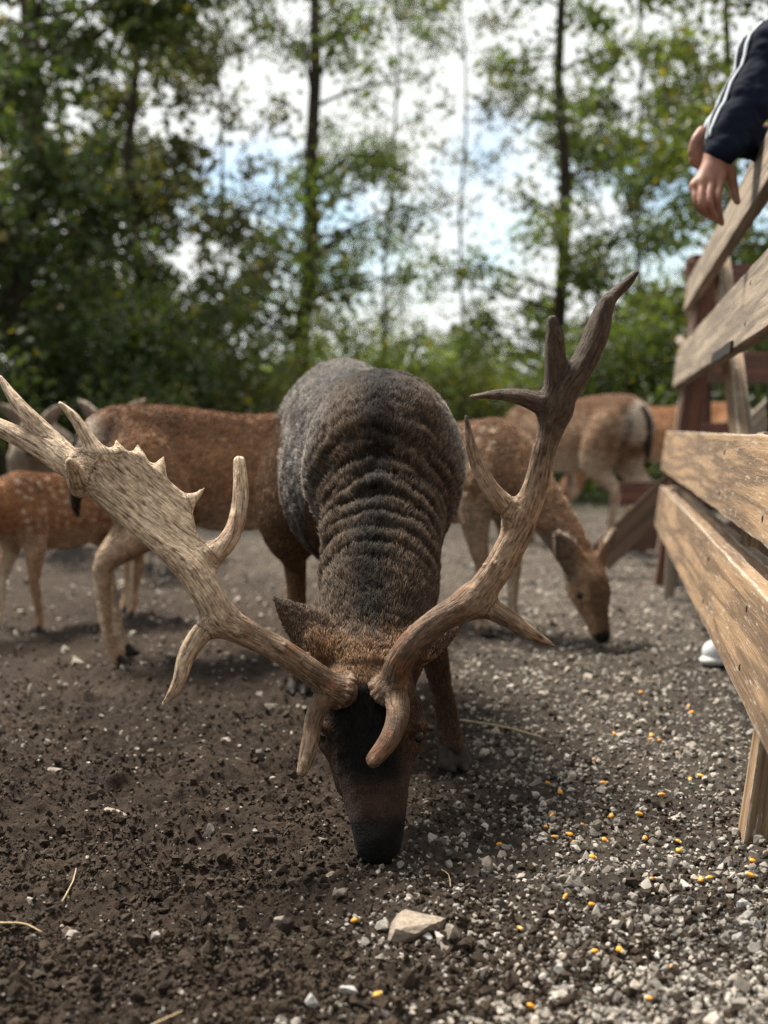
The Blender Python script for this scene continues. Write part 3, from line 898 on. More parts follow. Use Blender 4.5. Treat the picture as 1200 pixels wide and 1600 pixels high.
# pigment of the coat, plus a grey sheen painted into it
def mixc(c, m_, tgt):
    m_ = np.clip(m_, 0, 1)[:, None]
    return c * (1 - m_) + np.array(tgt) * m_
nz = fbm(v * 14, 3)
c = np.tile(np.array((.056, .039, .027)), (len(v), 1))
c = mixc(c, sst(2.40, 2.75, v[:, 1]) * (part != 3), (.036, .029, .024))
ax_x = np.interp(v[:, 1], [1.9, 2.1, 2.5, 3.2], [-.012, -.025, 0, -.105])
lat_b = np.abs(v[:, 0] - np.interp(v[:, 1], [2.3, 2.5, 3.2], [-.005, 0, -.1]))
silver_sheen = np.maximum(sst(2.50, 2.72, v[:, 1] + 1.1 * (lat_b - .05)), .9 * sst(.085, .135, lat_b) * sst(2.36, 2.44, v[:, 1])) * sst(.40, .58, v[:, 2] + .06 * (nz - .5)) * (part != 3)
silver_sheen = relax(np.stack([np.clip(silver_sheen * (.75 + .5 * nz), 0, 1)] * 3, 1), q, 8)[:, 0]
c = mixc(c, silver_sheen * .8, (.140, .130, .121))  # greyish hair along back and shoulder edges, partly sky sheen painted in
strip = np.exp(-((v[:, 0] - ax_x) / (.032 + .05 * sst(2.3, 2.6, v[:, 1]))) ** 2) * sst(2.95, 2.62, v[:, 1]) * (nrm[:, 2] * .8 - nrm[:, 1] * .6 > .2)
c = mixc(c, strip * (v[:, 1] > 2.05) * .92, (.0065, .005, .0045))
c = mixc(c, sst(2.72, 3.0, v[:, 1]) * sst(.75, .45, v[:, 2]) * (part != 3), (.135, .080, .048))
c = mixc(c, (part == 3) * 1.0, (.085, .048, .028))
c = mixc(c, (part == 3) * sst(2.8, 3.0, v[:, 1]), (.140, .082, .048))
c = mixc(c, (part == 3) * sst(.0, .6, -nrm[:, 1]) * .5 * (v[:, 1] < 2.7), (.020, .014, .011))
hx = np.interp(v[:, 2], [0, .11, .26], [-.009, -.017, -.034])
hd = part == 0
c = mixc(c, hd * 1.0, (.056, .031, .019))
c = mixc(c, hd * sst(.066, .044, np.abs(v[:, 0] - hx + .004 + (nz - .5) * .02)) * sst(.265, .245, v[:, 2] + (nz - .5) * .03) * sst(-.1, .3, -nrm[:, 1]), (.0045, .0038, .0034))
c = mixc(c, hd * sst(.085, .062, v[:, 2]) , (.0045, .004, .004))
c = mixc(c, hd * sst(.135, .10, v[:, 2]) * sst(.055, .085, v[:, 2]) * .75, (.058, .034, .024))
crown = sst(.245, .268, v[:, 2] + (nz - .5) * .05) * sst(.350, .315, v[:, 2] + .25 * np.maximum(0, .05 - np.abs(v[:, 0] + .032)) + (nz - .5) * .05) * ((part == 0) | (part == 1))
c = mixc(c, crown * .85, (.150, .088, .050))
c = mixc(c, crown * np.exp(-((v[:, 0] + .032) / .022) ** 2) * sst(.30, .345, v[:, 2]), (.025, .018, .013))
earm = (v[:, 2] > .285) & (np.abs(v[:, 0] + .03) > .095) & (v[:, 1] < 2.2) & (s_n < .16)
c = mixc(c, earm * 1.0, (.075, .050, .036))
c = c * (.75 + .5 * nz[:, None])
c = relax(c, q, 3, .5)
body = obj('body', raw_mesh('body', v - BO, q, True, c * .7), M['coat'], buck)
# eyes
def eye(parent, org, p, r):
    bm = bmesh.new(); bmesh.ops.create_uvsphere(bm, u_segments=16, v_segments=10, radius=r)
    me = bpy.data.meshes.new('eye'); bm.to_mesh(me); bm.free()
    me.polygons.foreach_set('use_smooth', np.ones(len(me.polygons), dtype=bool))
    o = obj('eye', me, M['eye'], parent); o.location = np.array(p) - org
    return o
eye(buck, BO, (.0495, 1.984, .170), .0125); eye(buck, BO, (-.0895, 1.988, .170), .0125)
# hooves: two toes each
def hoof(parent, org, p, yaw, s=1.0):
    S = Solid((-.04, -.06, -.012), (.04, .04, .07), .0028)
    for sx in (1, -1):
        S.cone((.0105 * sx, .004, .030), (.013 * sx, -.012, .010), .0135, .0155, .004)
        S.cone((.013 * sx, -.012, .010), (.011 * sx, -.036, .004), .0140, .0050, .006)
    v, q = S.mesh()
    v[:, 2] = np.maximum(v[:, 2], -.002)
    o = obj('hoof', raw_mesh('hoof', v * s, q), M['hoof'], parent)
    o.location = np.array(p) - org; o.rotation_euler = (0, 0, yaw)
    return o
for p, yw in (((.134, 2.430, .0), .25), ((-.057, 2.513, 0), -.1), ((-.210, 3.135, 0), 0), ((0, 3.195, 0), 0)): hoof(buck, BO, p, yw, 1.12)

# fur as hair strands rooted on the skin
def grow_fur(name, parent, org, v, q, nrm, flow, col, weight, length, lift, n, rad, seed):
    r = np.random.default_rng(seed)
    tri = np.vstack([q[:, [0, 1, 2]], q[:, [0, 2, 3]]])
    ar = .5 * np.linalg.norm(np.cross(v[tri[:, 1]] - v[tri[:, 0]], v[tri[:, 2]] - v[tri[:, 0]]), axis=1)
    wt = ar * weight[tri].mean(1)
    ti = tri[r.choice(len(tri), n, p=wt / wt.sum())]
    a, b_ = r.random((n, 1)), r.random((n, 1))
    fl = a + b_ > 1; a = np.where(fl, 1 - a, a); b_ = np.where(fl, 1 - b_, b_)
    pick = lambda A: A[ti[:, 0]] * (1 - a - b_) + A[ti[:, 1]] * a + A[ti[:, 2]] * b_
    P, Nn, Fl, C = pick(v), pick(nrm), pick(flow), pick(col)
    Ln = pick(length[:, None])[:, 0]; Li = pick(lift[:, None])
    Nn /= np.linalg.norm(Nn, axis=1)[:, None]
    tn = Fl - Nn * (Fl * Nn).sum(1)[:, None]
    tn /= np.linalg.norm(tn, axis=1)[:, None] + 1e-6
    bt_ = np.cross(Nn, tn)
    cl = (np.stack([vnoise(P * 110 + 3), vnoise(P * 110 + 50)], 1) - .5) + .6 * (np.stack([vnoise(P * 45 + 3), vnoise(P * 45 + 50)], 1) - .5)         # clumps share a lean
    dirn = tn + bt_ * (cl[:, :1] * 1.3 + r.normal(0, .16, (n, 1))) + Nn * (Li * (1 + cl[:, 1:] * 1.2) + r.normal(0, .09, (n, 1)))
    dirn /= np.linalg.norm(dirn, axis=1)[:, None]
    Ln = Ln * r.uniform(.65, 1.2, n)
    K = 4
    pts = np.zeros((n, K, 3))
    for k in range(K):
        u = k / (K - 1)
        pts[:, k] = P + dirn * (Ln * u)[:, None] - Nn * (Ln * .30 * u * u)[:, None] * (Li > .15)
    pts += r.normal(0, .0003, pts.shape) * np.linspace(0, 1, K)[None, :, None]
    hc = bpy.data.hair_curves.new(name)
    hc.add_curves([K] * n)
    hc.attributes['position'].data.foreach_set('vector', (pts - org).astype(np.float32).ravel())
    ra = hc.attributes.get('radius') or hc.attributes.new('radius', 'FLOAT', 'POINT')
    ra.data.foreach_set('value', np.tile(rad * np.array([1, .9, .65, .15]), n).astype(np.float32))
    ca = hc.attributes.new('hcol', 'FLOAT_COLOR', 'CURVE')
    cc = np.ones((n, 4), np.float32); cc[:, :3] = np.clip(C * np.exp(r.normal(0, .45, (n, 1))) * (.6 + .8 * vnoise(P * 120)[:, None]), .001, .9)
    ca.data.foreach_set('color', cc.ravel())
    hc.materials.append(M['fur'])
    o = bpy.data.objects.new(name, hc)
    return link(o, parent)
length = np.select([part == 0, part == 1, part == 2, part == 3], [.007, .021, .020, .008])
length = np.where(crown > .3, .013, length)
length = np.where(earm, .006, length)
length = np.where(hd & (v[:, 2] < .13), .003, length)
length = np.where(hd & (v[:, 2] > .19) & (crown < .3) & (np.abs(v[:, 0] - hx) < .035), .015, length)
length = relax(np.stack([length] * 3, 1), q, 10)[:, 0]
lift = np.where(part == 0, .22, .42)
wt = (1 - .55 * sst(2.7, 3.0, v[:, 1])) * np.where(hd & (v[:, 2] < .09), .35, 1) * np.where(v[:, 2] < .05, 0.35, 1)
wt = wt * np.where((nrm @ V3(0, -1, .25) < -.3), .3, 1)
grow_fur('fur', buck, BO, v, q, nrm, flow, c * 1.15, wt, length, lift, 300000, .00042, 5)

def nearer(rows, k=.00023):
    return [(r_[0], r_[1], r_[2] - k * max(0, 905 - r_[1]) - max(0, r_[2] - 1.89) * .5 * (r_[1] < 905), *r_[3:]) for r_ in rows]
def P4(rows, Y=None):
    return [(*at(r_[0], r_[1], r_[2]), r_[3] * (1.1 if r_[3] > .009 else 1.05)) for r_ in rows]
# antler on the picture's left: wide palm with small spikes
TL = ((.125, .080, .050), (.66, .53, .40))
palmY = lambda px, py: 1.905 + .00042 * max(0, ((px - 300) * .62 + (880 - py) * .78)) + .00004 * (300 - px)
pl = [(300, 885), (240, 842), (180, 792), (122, 745), (108, 728), (122, 704), (150, 702), (183, 704), (215, 712), (245, 731), (272, 758), (298, 781), (302, 806), (310, 838), (330, 860), (342, 880), (326, 912)]
left_plate = [at(a, b_, palmY(a, b_)) for a, b_ in pl]
pz = lambda px, py, r_: (px, py, palmY(px, py), r_)
build_antler('antler', buck, 0, [
    P4([(536, 1080, 1.962, .0205), (512, 1068, 1.952, .0185), (475, 1042, 1.94, .0175), (440, 1018, 1.928, .0175), (392, 993, 1.915, .0185), (350, 968, 1.905, .0215), (320, 922, 1.90, .0215), (285, 880, 1.902, .0185), (240, 845, 1.906, .0115), (180, 797, 1.914, .0095), (122, 748, 1.926, .0100), (62, 702, 1.95, .0135), (0, 668, 1.97, .0125), (-45, 645, 1.99, .009), (-80, 624, 2.0, .003)]),
    P4([(534, 1083, 1.955, .017), (506, 1094, 1.938, .0148), (493, 1118, 1.922, .0130), (487, 1150, 1.905, .0120), (480, 1180, 1.89, .0108), (472, 1206, 1.88, .0082)]),
    P4([(346, 968, 1.905, .0185), (315, 990, 1.888, .0145), (291, 1025, 1.872, .0115), (281, 1060, 1.86, .0092), (269, 1084, 1.855, .0072), (254, 1101, 1.85, .0022)]),
    P4([pz(325, 868, .0165), pz(352, 850, .0142), pz(370, 815, .0116), pz(376, 768, .0105), pz(374, 722, .0090)]),
    P4([pz(128, 728, .0115), (80, 684, 1.955, .0120), (38, 643, 1.965, .0105), (10, 606, 1.98, .0068), (1, 589, 1.985, .0026)]),
    P4([pz(152, 708, .0110), pz(130, 674, .0090), pz(112, 648, .0066), pz(94, 630, .0026)]),
    P4([(124, 762, 1.922, .013), (118, 742, 1.892, .0125), (112, 726, 1.865, .0085), (108, 720, 1.85, .004)]),
    P4([pz(186, 708, .0085), pz(184, 698, .0052), pz(182, 688, .0016)]),
    P4([pz(217, 715, .0085), pz(216, 705, .0052), pz(215, 695, .0016)]),
    P4([pz(248, 738, .0085), pz(252, 725, .0055), pz(256, 713, .0016)]),
    P4([pz(297, 782, .0090), pz(308, 775, .0055), pz(320, 762, .0018)]),
], [(left_plate, .0075, .014, .006)], TL, 3)
# the other antler: seen from below, darker, its upper part partly by painted shade, long upper tines
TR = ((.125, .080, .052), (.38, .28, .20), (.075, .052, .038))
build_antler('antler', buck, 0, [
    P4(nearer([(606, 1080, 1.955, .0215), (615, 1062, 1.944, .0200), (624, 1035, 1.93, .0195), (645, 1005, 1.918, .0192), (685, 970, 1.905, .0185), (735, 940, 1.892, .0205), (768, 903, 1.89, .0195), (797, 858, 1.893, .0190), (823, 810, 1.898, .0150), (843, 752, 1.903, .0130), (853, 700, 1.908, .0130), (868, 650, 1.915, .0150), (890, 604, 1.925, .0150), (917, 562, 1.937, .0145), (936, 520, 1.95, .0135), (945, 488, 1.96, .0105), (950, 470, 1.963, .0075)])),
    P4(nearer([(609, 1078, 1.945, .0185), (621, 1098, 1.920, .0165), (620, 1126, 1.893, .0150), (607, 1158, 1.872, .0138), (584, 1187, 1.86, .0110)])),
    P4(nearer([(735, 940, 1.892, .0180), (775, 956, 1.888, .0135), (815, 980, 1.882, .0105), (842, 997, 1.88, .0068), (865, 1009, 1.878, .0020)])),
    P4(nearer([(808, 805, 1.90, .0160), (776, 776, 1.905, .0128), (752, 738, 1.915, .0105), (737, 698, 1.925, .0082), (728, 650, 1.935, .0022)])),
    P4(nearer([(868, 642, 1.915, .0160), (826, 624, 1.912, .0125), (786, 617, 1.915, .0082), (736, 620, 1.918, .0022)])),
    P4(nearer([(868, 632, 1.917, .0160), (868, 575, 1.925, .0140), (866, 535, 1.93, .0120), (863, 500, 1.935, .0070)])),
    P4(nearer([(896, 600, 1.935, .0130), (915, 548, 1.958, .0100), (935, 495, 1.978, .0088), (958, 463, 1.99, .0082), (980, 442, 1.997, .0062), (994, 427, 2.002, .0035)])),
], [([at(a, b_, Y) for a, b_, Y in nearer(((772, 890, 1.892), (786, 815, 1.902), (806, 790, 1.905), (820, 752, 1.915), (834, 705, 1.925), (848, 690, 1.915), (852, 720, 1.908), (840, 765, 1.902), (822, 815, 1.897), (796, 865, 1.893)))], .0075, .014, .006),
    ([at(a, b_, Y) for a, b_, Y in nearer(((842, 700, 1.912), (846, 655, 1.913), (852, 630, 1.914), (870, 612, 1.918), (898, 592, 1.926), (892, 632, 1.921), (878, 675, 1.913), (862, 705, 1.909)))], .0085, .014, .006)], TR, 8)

# ------------------------------------------------------------------ the other deer (built in their own frame, facing +X)
def make_deer(label, xy, heading, scale, coat, pose='graze', spots=0.0, seed=1, h=.0095, stride=0.0, head_yaw=0.0, hairs=0):
    S = Solid((-.62, -.26, -.03), (1.0, .26, 1.12), h)
    LATY = (0, 1, 0)
    S.chain([(.28, 0, .555, .150), (.12, 0, .535, .162), (-.05, 0, .535, .165), (-.22, 0, .575, .138), (-.36, 0, .60, .128), (-.42, 0, .60, .09)], .05, 14, LATY, .80)
    S.chain([(.26, 0, .66, .075), (.05, 0, .655, .06), (-.20, 0, .675, .07), (-.36, 0, .665, .07)], .06, 8)
    if pose == 'graze':
        neck = [(.31, 0, .575, .125), (.42, 0, .50, .092), (.53, 0, .395, .072), (.61, 0, .30, .062), (.645, 0, .245, .055)]
        hp, hd_ = V3(.655, 0, .225), V3(.10, 0, -.19)
        earup = V3(-.002, .078, .128)
    elif pose == 'level':
        neck = [(.31, 0, .585, .125), (.42, 0, .60, .090), (.53, 0, .635, .072), (.60, 0, .655, .060)]
        hp, hd_ = V3(.625, 0, .665), V3(.19, 0, -.10)
        earup = V3(-.05, .12, .12)
    else:
        neck = [(.31, 0, .60, .125), (.39, 0, .71, .088), (.44, 0, .82, .068), (.465, 0, .89, .058)]
        hp, hd_ = V3(.475, 0, .915), V3(.19, 0, -.09)
        earup = V3(-.05, .12, .12)
    S.chain(neck, .045, 12, LATY, .86)
    hn = hd_ / np.linalg.norm(hd_)
    up = np.cross(hn, V3(0, 1, 0)); up = -up if up[2] + up[0] < 0 else up
    fwd_up = V3(hn[2], 0, -hn[0]); fwd_up = fwd_up if (pose == 'graze' and fwd_up[0] > 0) or (pose != 'graze' and fwd_up[2] > 0) else -fwd_up
    cy, sy = math.cos(head_yaw), math.sin(head_yaw)
    HR = np.array([[cy, -sy, 0], [sy, cy, 0], [0, 0, 1]])
    piv = hp.copy()
    def H(a_, b_, c_):           # head frame: along the muzzle, sideways, towards the forehead
        return piv + HR @ (hn * a_ * .92 + V3(0, b_, 0) + fwd_up * c_)
    hc = [(*H(-.02, 0, .0), .066), (*H(.045, 0, .004), .068), (*H(.09, 0, .0), .056), (*H(.14, 0, -.004), .043), (*H(.19, 0, -.006), .035), (*H(.212, 0, -.006), .031)]
    S.chain(hc, .02, 14, HR @ V3(0, 1, 0), .92)
    for sy_ in (1, -1):
        S.cone(H(.065, .033 * sy_, .022), H(.10, .030 * sy_, .016), .018, .014, .015)
        S.cone(H(.03, .028 * sy_, -.035), H(.10, .018 * sy_, -.022), .026, .02, .025)
        e0 = H(-.02, .040 * sy_, .018)
        e1 = e0 + HR @ V3(earup[0], earup[1] * sy_, earup[2])
        ear(S, e0, e1, HR @ V3(.6, .65 * sy_, -.05), .047, .012, max(.009, h * 1.0), .85)
    fo = [(0, 0), (0, 0)]
    for i, sy_ in enumerate((1, -1)):
        d = stride * (1 if i else -1)
        S.chain([(.275, .075 * sy_, .52, .078), (.255, .088 * sy_, .40, .052), (.285 + d * .5, .085 * sy_, .245, .0255), (.285 + d * .6, .085 * sy_, .215, .025), (.278 + d * .8, .085 * sy_, .10, .0165), (.282 + d, .085 * sy_, .065, .019), (.295 + d, .085 * sy_, .022, .020)], .03, 20)
        d = -d
        S.chain([(-.34, .075 * sy_, .58, .105), (-.275, .095 * sy_, .46, .088), (-.30 + d * .4, .092 * sy_, .385, .055), (-.405 + d * .7, .085 * sy_, .305, .030), (-.415 + d * .8, .083 * sy_, .265, .0255), (-.395 + d, .083 * sy_, .12, .0175), (-.385 + d, .083 * sy_, .07, .020), (-.365 + d, .083 * sy_, .022, .020)], .035, 22)
    S.chain([(-.445, 0, .64, .026), (-.485, 0, .58, .024), (-.495, 0, .48, .018), (-.49, 0, .43, .007)], .02, 8)
    v, q = S.mesh(); v = relax(v, q, 2, .4)
    nrm = vnormals(v, q)
    nz = fbm(v * 13 + seed, 3)
    top, side, belly, face = [np.array(k) for k in coat]
    rel = v[:, 2] + .03 * (nz - .5)
    c = np.tile(side, (len(v), 1))
    inb = (np.abs(v[:, 0] + .06) < .44)
    c = mixc(c, sst(.60, .70, rel) * inb, top)
    c = mixc(c, sst(.50, .42, rel) * (v[:, 0] < .40) , belly * .45 + side * .55)
    c = mixc(c, sst(.42, .38, rel) * sst(.3, .8, -nrm[:, 2]), belly)
    legm = sst(.40, .33, rel) * (v[:, 0] < .42) if pose == 'graze' else sst(.40, .33, rel)
    c = mixc(c, legm, side * .75 + belly * .25)
    inner = legm * sst(.2, .8, -nrm[:, 1] * np.sign(v[:, 1]))
    c = mixc(c, inner, belly)
    c = mixc(c, legm * sst(.3, .9, -nrm[:, 0]) * .6, belly)
    rump = sst(-.415, -.455, v[:, 0]) * sst(.40, .46, v[:, 2])
    c = mixc(c, rump * .8, (.48, .42, .35))
    c = mixc(c, np.exp(-((np.abs(v[:, 1]) - .085) / .018) ** 2) * sst(-.38, -.42, v[:, 0]) * sst(.40, .5, v[:, 2]) * .6, (.03, .022, .016))
    c = mixc(c, (np.abs(v[:, 1]) < .022) * sst(-.455, -.47, v[:, 0]) * sst(.40, .44, v[:, 2]), (.03, .02, .015))
    # head: pale lower jaw, dark nose, dark forehead
    r_ = (v - piv) @ HR
    al, cf, lt = r_ @ hn, r_ @ fwd_up, r_[:, 1]
    hm = (al > -.06) & (np.linalg.norm(r_, axis=1) < .27)
    c = mixc(c, hm * sst(-.05, .02, al), face)
    c = mixc(c, hm * sst(.0, .05, al) * sst(.008, .030, cf) * sst(.05, .03, np.abs(lt)), face * .45)
    c = mixc(c, hm * sst(-.005, -.03, cf) * sst(-.03, .03, al), (.36, .27, .19))
    c = mixc(c, hm * sst(.186, .20, al) * sst(-.03, -.005, cf), (.015, .012, .012))
    c = mixc(c, hm * sst(.20, .214, al) * sst(-.01, -.03, cf), (.55, .5, .45))
    earv = (np.linalg.norm(r_, axis=1) < .19) & (al < .02) & (np.abs(lt) > .055)
    c = mixc(c, earv * sst(.1, .6, (nrm @ (HR @ V3(.6, 0, -.05)) + .65 * nrm[:, 1] * np.sign(lt))), (.17, .125, .10))
    c = mixc(c, earv * sst(.62, .25, np.abs(nrm @ (HR @ V3(.6, 0, -.05)) + .65 * nrm[:, 1] * np.sign(lt))) * .8, (.5, .43, .36))
    if spots:
        rr = np.random.default_rng(seed)
        sp = []
        for zz in np.arange(.46, .70, .042):
            for xx in np.arange(-.42, .34, .058):
                sp.append((xx + rr.normal(0, .011), zz + rr.normal(0, .009) + .03 * math.sin(xx * 5)))
        best = np.full(len(v), 9.)
        for a_, b_ in sp: best = np.minimum(best, (v[:, 0] - a_) ** 2 + ((v[:, 2] - b_) * 1.1) ** 2)
        c = mixc(c, sst(.015, .008, np.sqrt(best)) * inb * spots * (np.abs(nrm[:, 1]) > .25), (.58, .48, .36))
    c = c * (.72 + .56 * nz[:, None])
    root = empty('fallow_deer', (xy[0], xy[1], 0), heading)
    root.scale = (scale,) * 3
    tag(root, label, 'deer', 'fallow deer feeding in the pen')
    obj('body', raw_mesh('body', v, q, True, c), M['coat'], root)
    if hairs:
        fl = np.tile(V3(-1, 0, -.35), (len(v), 1))
        fl[legm > .5] = V3(-.1, 0, -1)
        fl[hm] = HR @ (-hn)
        ln = np.where(hm, .007, np.where(legm > .5, .007, .017))
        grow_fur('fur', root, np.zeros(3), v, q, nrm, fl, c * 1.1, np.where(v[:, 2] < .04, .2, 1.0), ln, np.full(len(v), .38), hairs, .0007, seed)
    for sy_ in (1, -1):
        e_ = eye(root, np.zeros(3), H(.072, .0535 * sy_, .018), .0135)
    for i, sy_ in enumerate((1, -1)):
        d = stride * (1 if i else -1)
        hoof(root, np.zeros(3), (.300 + d, .085 * sy_, 0), math.pi / 2, .92)
        hoof(root, np.zeros(3), (-.360 - d, .083 * sy_, 0), math.pi / 2, .92)
    return root
BROWN = ((.145, .080, .046), (.225, .142, .090), (.54, .46, .37), (.24, .155, .098))
ORANGE = ((.18, .082, .038), (.27, .135, .066), (.56, .46, .35), (.25, .14, .08))
GREY = ((.13, .10, .075), (.21, .17, .13), (.48, .42, .36), (.2, .16, .125))
DARKB = ((.155, .082, .046), (.265, .152, .086), (.50, .40, .30), (.2, .115, .065))
def place(px, py, cx, heading, s):
    """origin so that the deer-frame ground point (cx,0) stands at that pixel"""
    p = ground_px(px, py)
    return (p[0] - cx * s * math.cos(heading), p[1] - cx * s * math.sin(heading))
h_ = R(33); make_deer('plain brown doe behind the palmed antler, walking with her rump turned this way', place(192, 1030, -.36, h_, .96), h_, .96, DARKB, 'graze', 0, 2, stride=.045, hairs=45000)
h_ = R(233); make_deer('small rusty orange fawn with white spots beside the plain brown doe', place(25, 985, .30, h_, .70), h_, .70, ORANGE, 'level', .6, 5, stride=.05, hairs=40000)
h_ = R(-78); make_deer('grey deer with its head held level behind the spotted fawn', (-1.80, 6.7), h_, .96, GREY, 'level', 0, 8, h=.012)
h_ = R(-95); make_deer('deer hidden behind the plain brown doe with only its ears showing', (-1.15, 6.2), h_, .97, GREY, 'level', 0, 9, h=.012)
h_ = R(-46); make_deer('spotted doe lowering her muzzle to the gravel beside the fence', place(945, 1018, .735, h_, .93), h_, .93, BROWN, 'graze', .6, 12, h=.0075, head_yaw=R(-16), hairs=50000)
h_ = R(128); make_deer('brown deer turned away with its pale rump showing beyond the spotted doe', (1.03, 7.1), h_, 1.12, BROWN, 'graze', .35, 15, h=.012, stride=.05, hairs=25000)
h_ = R(160); make_deer('reddish deer standing half hidden by the end of the wooden fence', (2.05, 9.0), h_, 1.12, ORANGE, 'graze', .2, 17, h=.012)

# ------------------------------------------------------------------ wooden fence on the right
FD = V3(.1745, 1, 0); FDn = FD / np.linalg.norm(FD)          # the way the fence runs
FO = np.array((FDn[1], -FDn[0], 0))                            # outward, away from the animals
def fence_pt(xf, y, z): return V3(xf + .1745 * y, y, z)
def board(name, parent, org, a, b_, width, thick, nrm, material, bev=.0035, cuts=6, rough=.0015, seed=0, skew=(0, 0)):
    """a plank from a to b (centre line), its broad face turned along nrm"""
    a, b_ = np.array(a, float), np.array(b_, float); Ln = np.linalg.norm(b_ - a)
    bm = bmesh.new()
    r = random.Random(seed)
    k = max(1, int(Ln / .12))
    rings = []
    for i in range(k + 1):
        x = -Ln / 2 + Ln * i / k
        w = width / 2 * (1 + r.uniform(-.012, .012)); off = r.uniform(-rough, rough)
        sk = skew[0] * (i == 0) + skew[1] * (i == k)
        rings.append([bm.verts.new((x + sk * yy, yy * w * 2 + off, zz * thick)) for yy, zz in ((-.5, -.5), (.5, -.5), (.5, .5), (-.5, .5))])
    for i in range(k):
        for j in range(4):
            bm.faces.new((rings[i][j], rings[i + 1][j], rings[i + 1][(j + 1) % 4], rings[i][(j + 1) % 4]))
    bm.faces.new(rings[0]); bm.faces.new(rings[-1][::-1])
    bmesh.ops.recalc_face_normals(bm, faces=bm.faces)
    ed = [e for e in bm.edges if e.calc_face_angle(0) > .6]
    bmesh.ops.bevel(bm, geom=ed, offset=bev, segments=2, affect='EDGES', profile=.6)
    me = bpy.data.meshes.new(name); bm.to_mesh(me); bm.free()
    o = obj(name, me, material, parent)
    X = Vector((b_ - a) / Ln); Zv = Vector(nrm); Zv = (Zv - X * Zv.dot(X)).normalized(); Yv = Zv.cross(X)
    mt = Matrix((X, Yv, Zv)).transposed().to_4x4(); mt.translation = Vector((a + b_) / 2 - org)
    o.matrix_local = mt
    return o
LEAN = .135
FN = -(FO * 1.0) + V3(0, 0, LEAN); FN /= np.linalg.norm(FN)   # the leaning face, turned to the pen
fo = fence_pt(.20, 3.5, 0)
fence = empty('wooden_fence', tuple(fo))
tag(fence, 'weathered tan plank fence with four rails leaning outwards beside the gravel', 'fence')
xfz = lambda z: .177 + LEAN * z
rails = [(.319, .174, 5.75), (.555, .170, 5.80), (.923, .172, 5.82), (1.255, .142, 5.85)]
for i, (z, w_, ye) in enumerate(rails):
    xf = xfz(z)
    o = board('rail', fence, fo, fence_pt(xf + .017, -.5, z), fence_pt(xf + .017, ye, z), w_, .034, FN, M['wood'] if i < 2 else M['wood_grey'], seed=i)
# second plank behind the lowest rail
board('rail', fence, fo, fence_pt(xfz(.319) + .075, -.4, .317), fence_pt(xfz(.319) + .075, 5.6, .317), .165, .03, FN, M['wood'], seed=9)
# posts
def post(y, h_, w_=.095, d=.075, material='wood', z0=-.12, off=.034, leansgn=1):
    a_ = fence_pt(xfz(z0) + off + d / 2, y, z0); b_ = fence_pt(xfz(h_) + off + d / 2, y, h_)
    return board('post', fence, fo, a_, b_, w_, d, FN, M[material], seed=int(y * 10))
post(2.02, 1.36, .085, .09, off=.046); post(5.45, 1.40, .11, .09, 'wood_red'); post(-.2, 1.36)
post(5.72, 1.30, .07, .05, 'wood_grey', .1)
# slanting brace with two galvanised pipes along it
ba, bb = fence_pt(.395, 2.95, .0), fence_pt(.425, 4.95, 1.28)
board('brace', fence, fo, ba, bb, .17, .045, -FO, M['wood'], seed=21)
for k, (dy, r_) in enumerate(((-.10, .007), (-.125, .010))):
    a_ = ba + V3(0, dy, 0) - FO * .02; b2 = bb + V3(0, dy, 0) - FO * .02
    v, f = tube_arr([a_ - fo, (a_ + b2) / 2 - fo + V3(.004, 0, 0), b2 - fo], [r_] * 3, 12)
    obj('pipe', poly_mesh('pipe', v, f), M['pipe'], fence)
# prop running down from the end of the rails to the ground inside the pen
pa, pb = at(1062, 752, 5.55), at(938, 872, 5.75)
board('prop', fence, fo, pa, pb, .125, .045, (-.25, -1, .25), M['wood_dark'], seed=31)
pa, pb = fence_pt(.36, 4.85, -.05), fence_pt(.345, 4.95, .62)
board('stake', fence, fo, at(1044, 938, 4.95) + V3(0, 0, -.05), at(1056, 760, 4.95), .045, .04, -FO, M['wood_grey'], seed=33)
board('post', fence, fo, fence_pt(xfz(.26) + .10, 2.80, .26), fence_pt(xfz(.64) + .10, 2.80, .64), .12, .06, FN, M['wood'], seed=55)
iron = m_plain('dark_iron', (.03, .026, .024), .6, 80, .4, .002)
bm = bmesh.new(); bmesh.ops.create_uvsphere(bm, u_segments=10, v_segments=6, radius=.007)
for v_ in bm.verts: v_.co.z *= .45
nme = bpy.data.meshes.new('nail'); bm.to_mesh(nme); bm.free(); nme.materials.append(iron)
for z, w_, ye in rails:
    for yy in (2.02, 2.80, 5.45):
        for dz in (-.045, .045):
            o = obj('nail', nme, None, fence)
            o.location = fence_pt(xfz(z + dz) + .0005, yy + .012 * dz / .045, z + dz) - fo
            o.rotation_euler = Vector(FN).to_track_quat('Z', 'Y').to_euler()
# peg poking from the end of the second rail
v, f = tube_arr([at(1080, 555, 5.85) - fo, at(1060, 528, 5.9) - fo], [.022, .020], 10)
obj('peg', poly_mesh('peg', v, f), M['wood_grey'], fence)
# iron strap under the second rail
so = board('bracket', fence, fo, fence_pt(xfz(.83) - .003, 3.0, .843), fence_pt(xfz(.83) - .003, 3.55, .843), .030, .006, FN, iron, .001, seed=2)

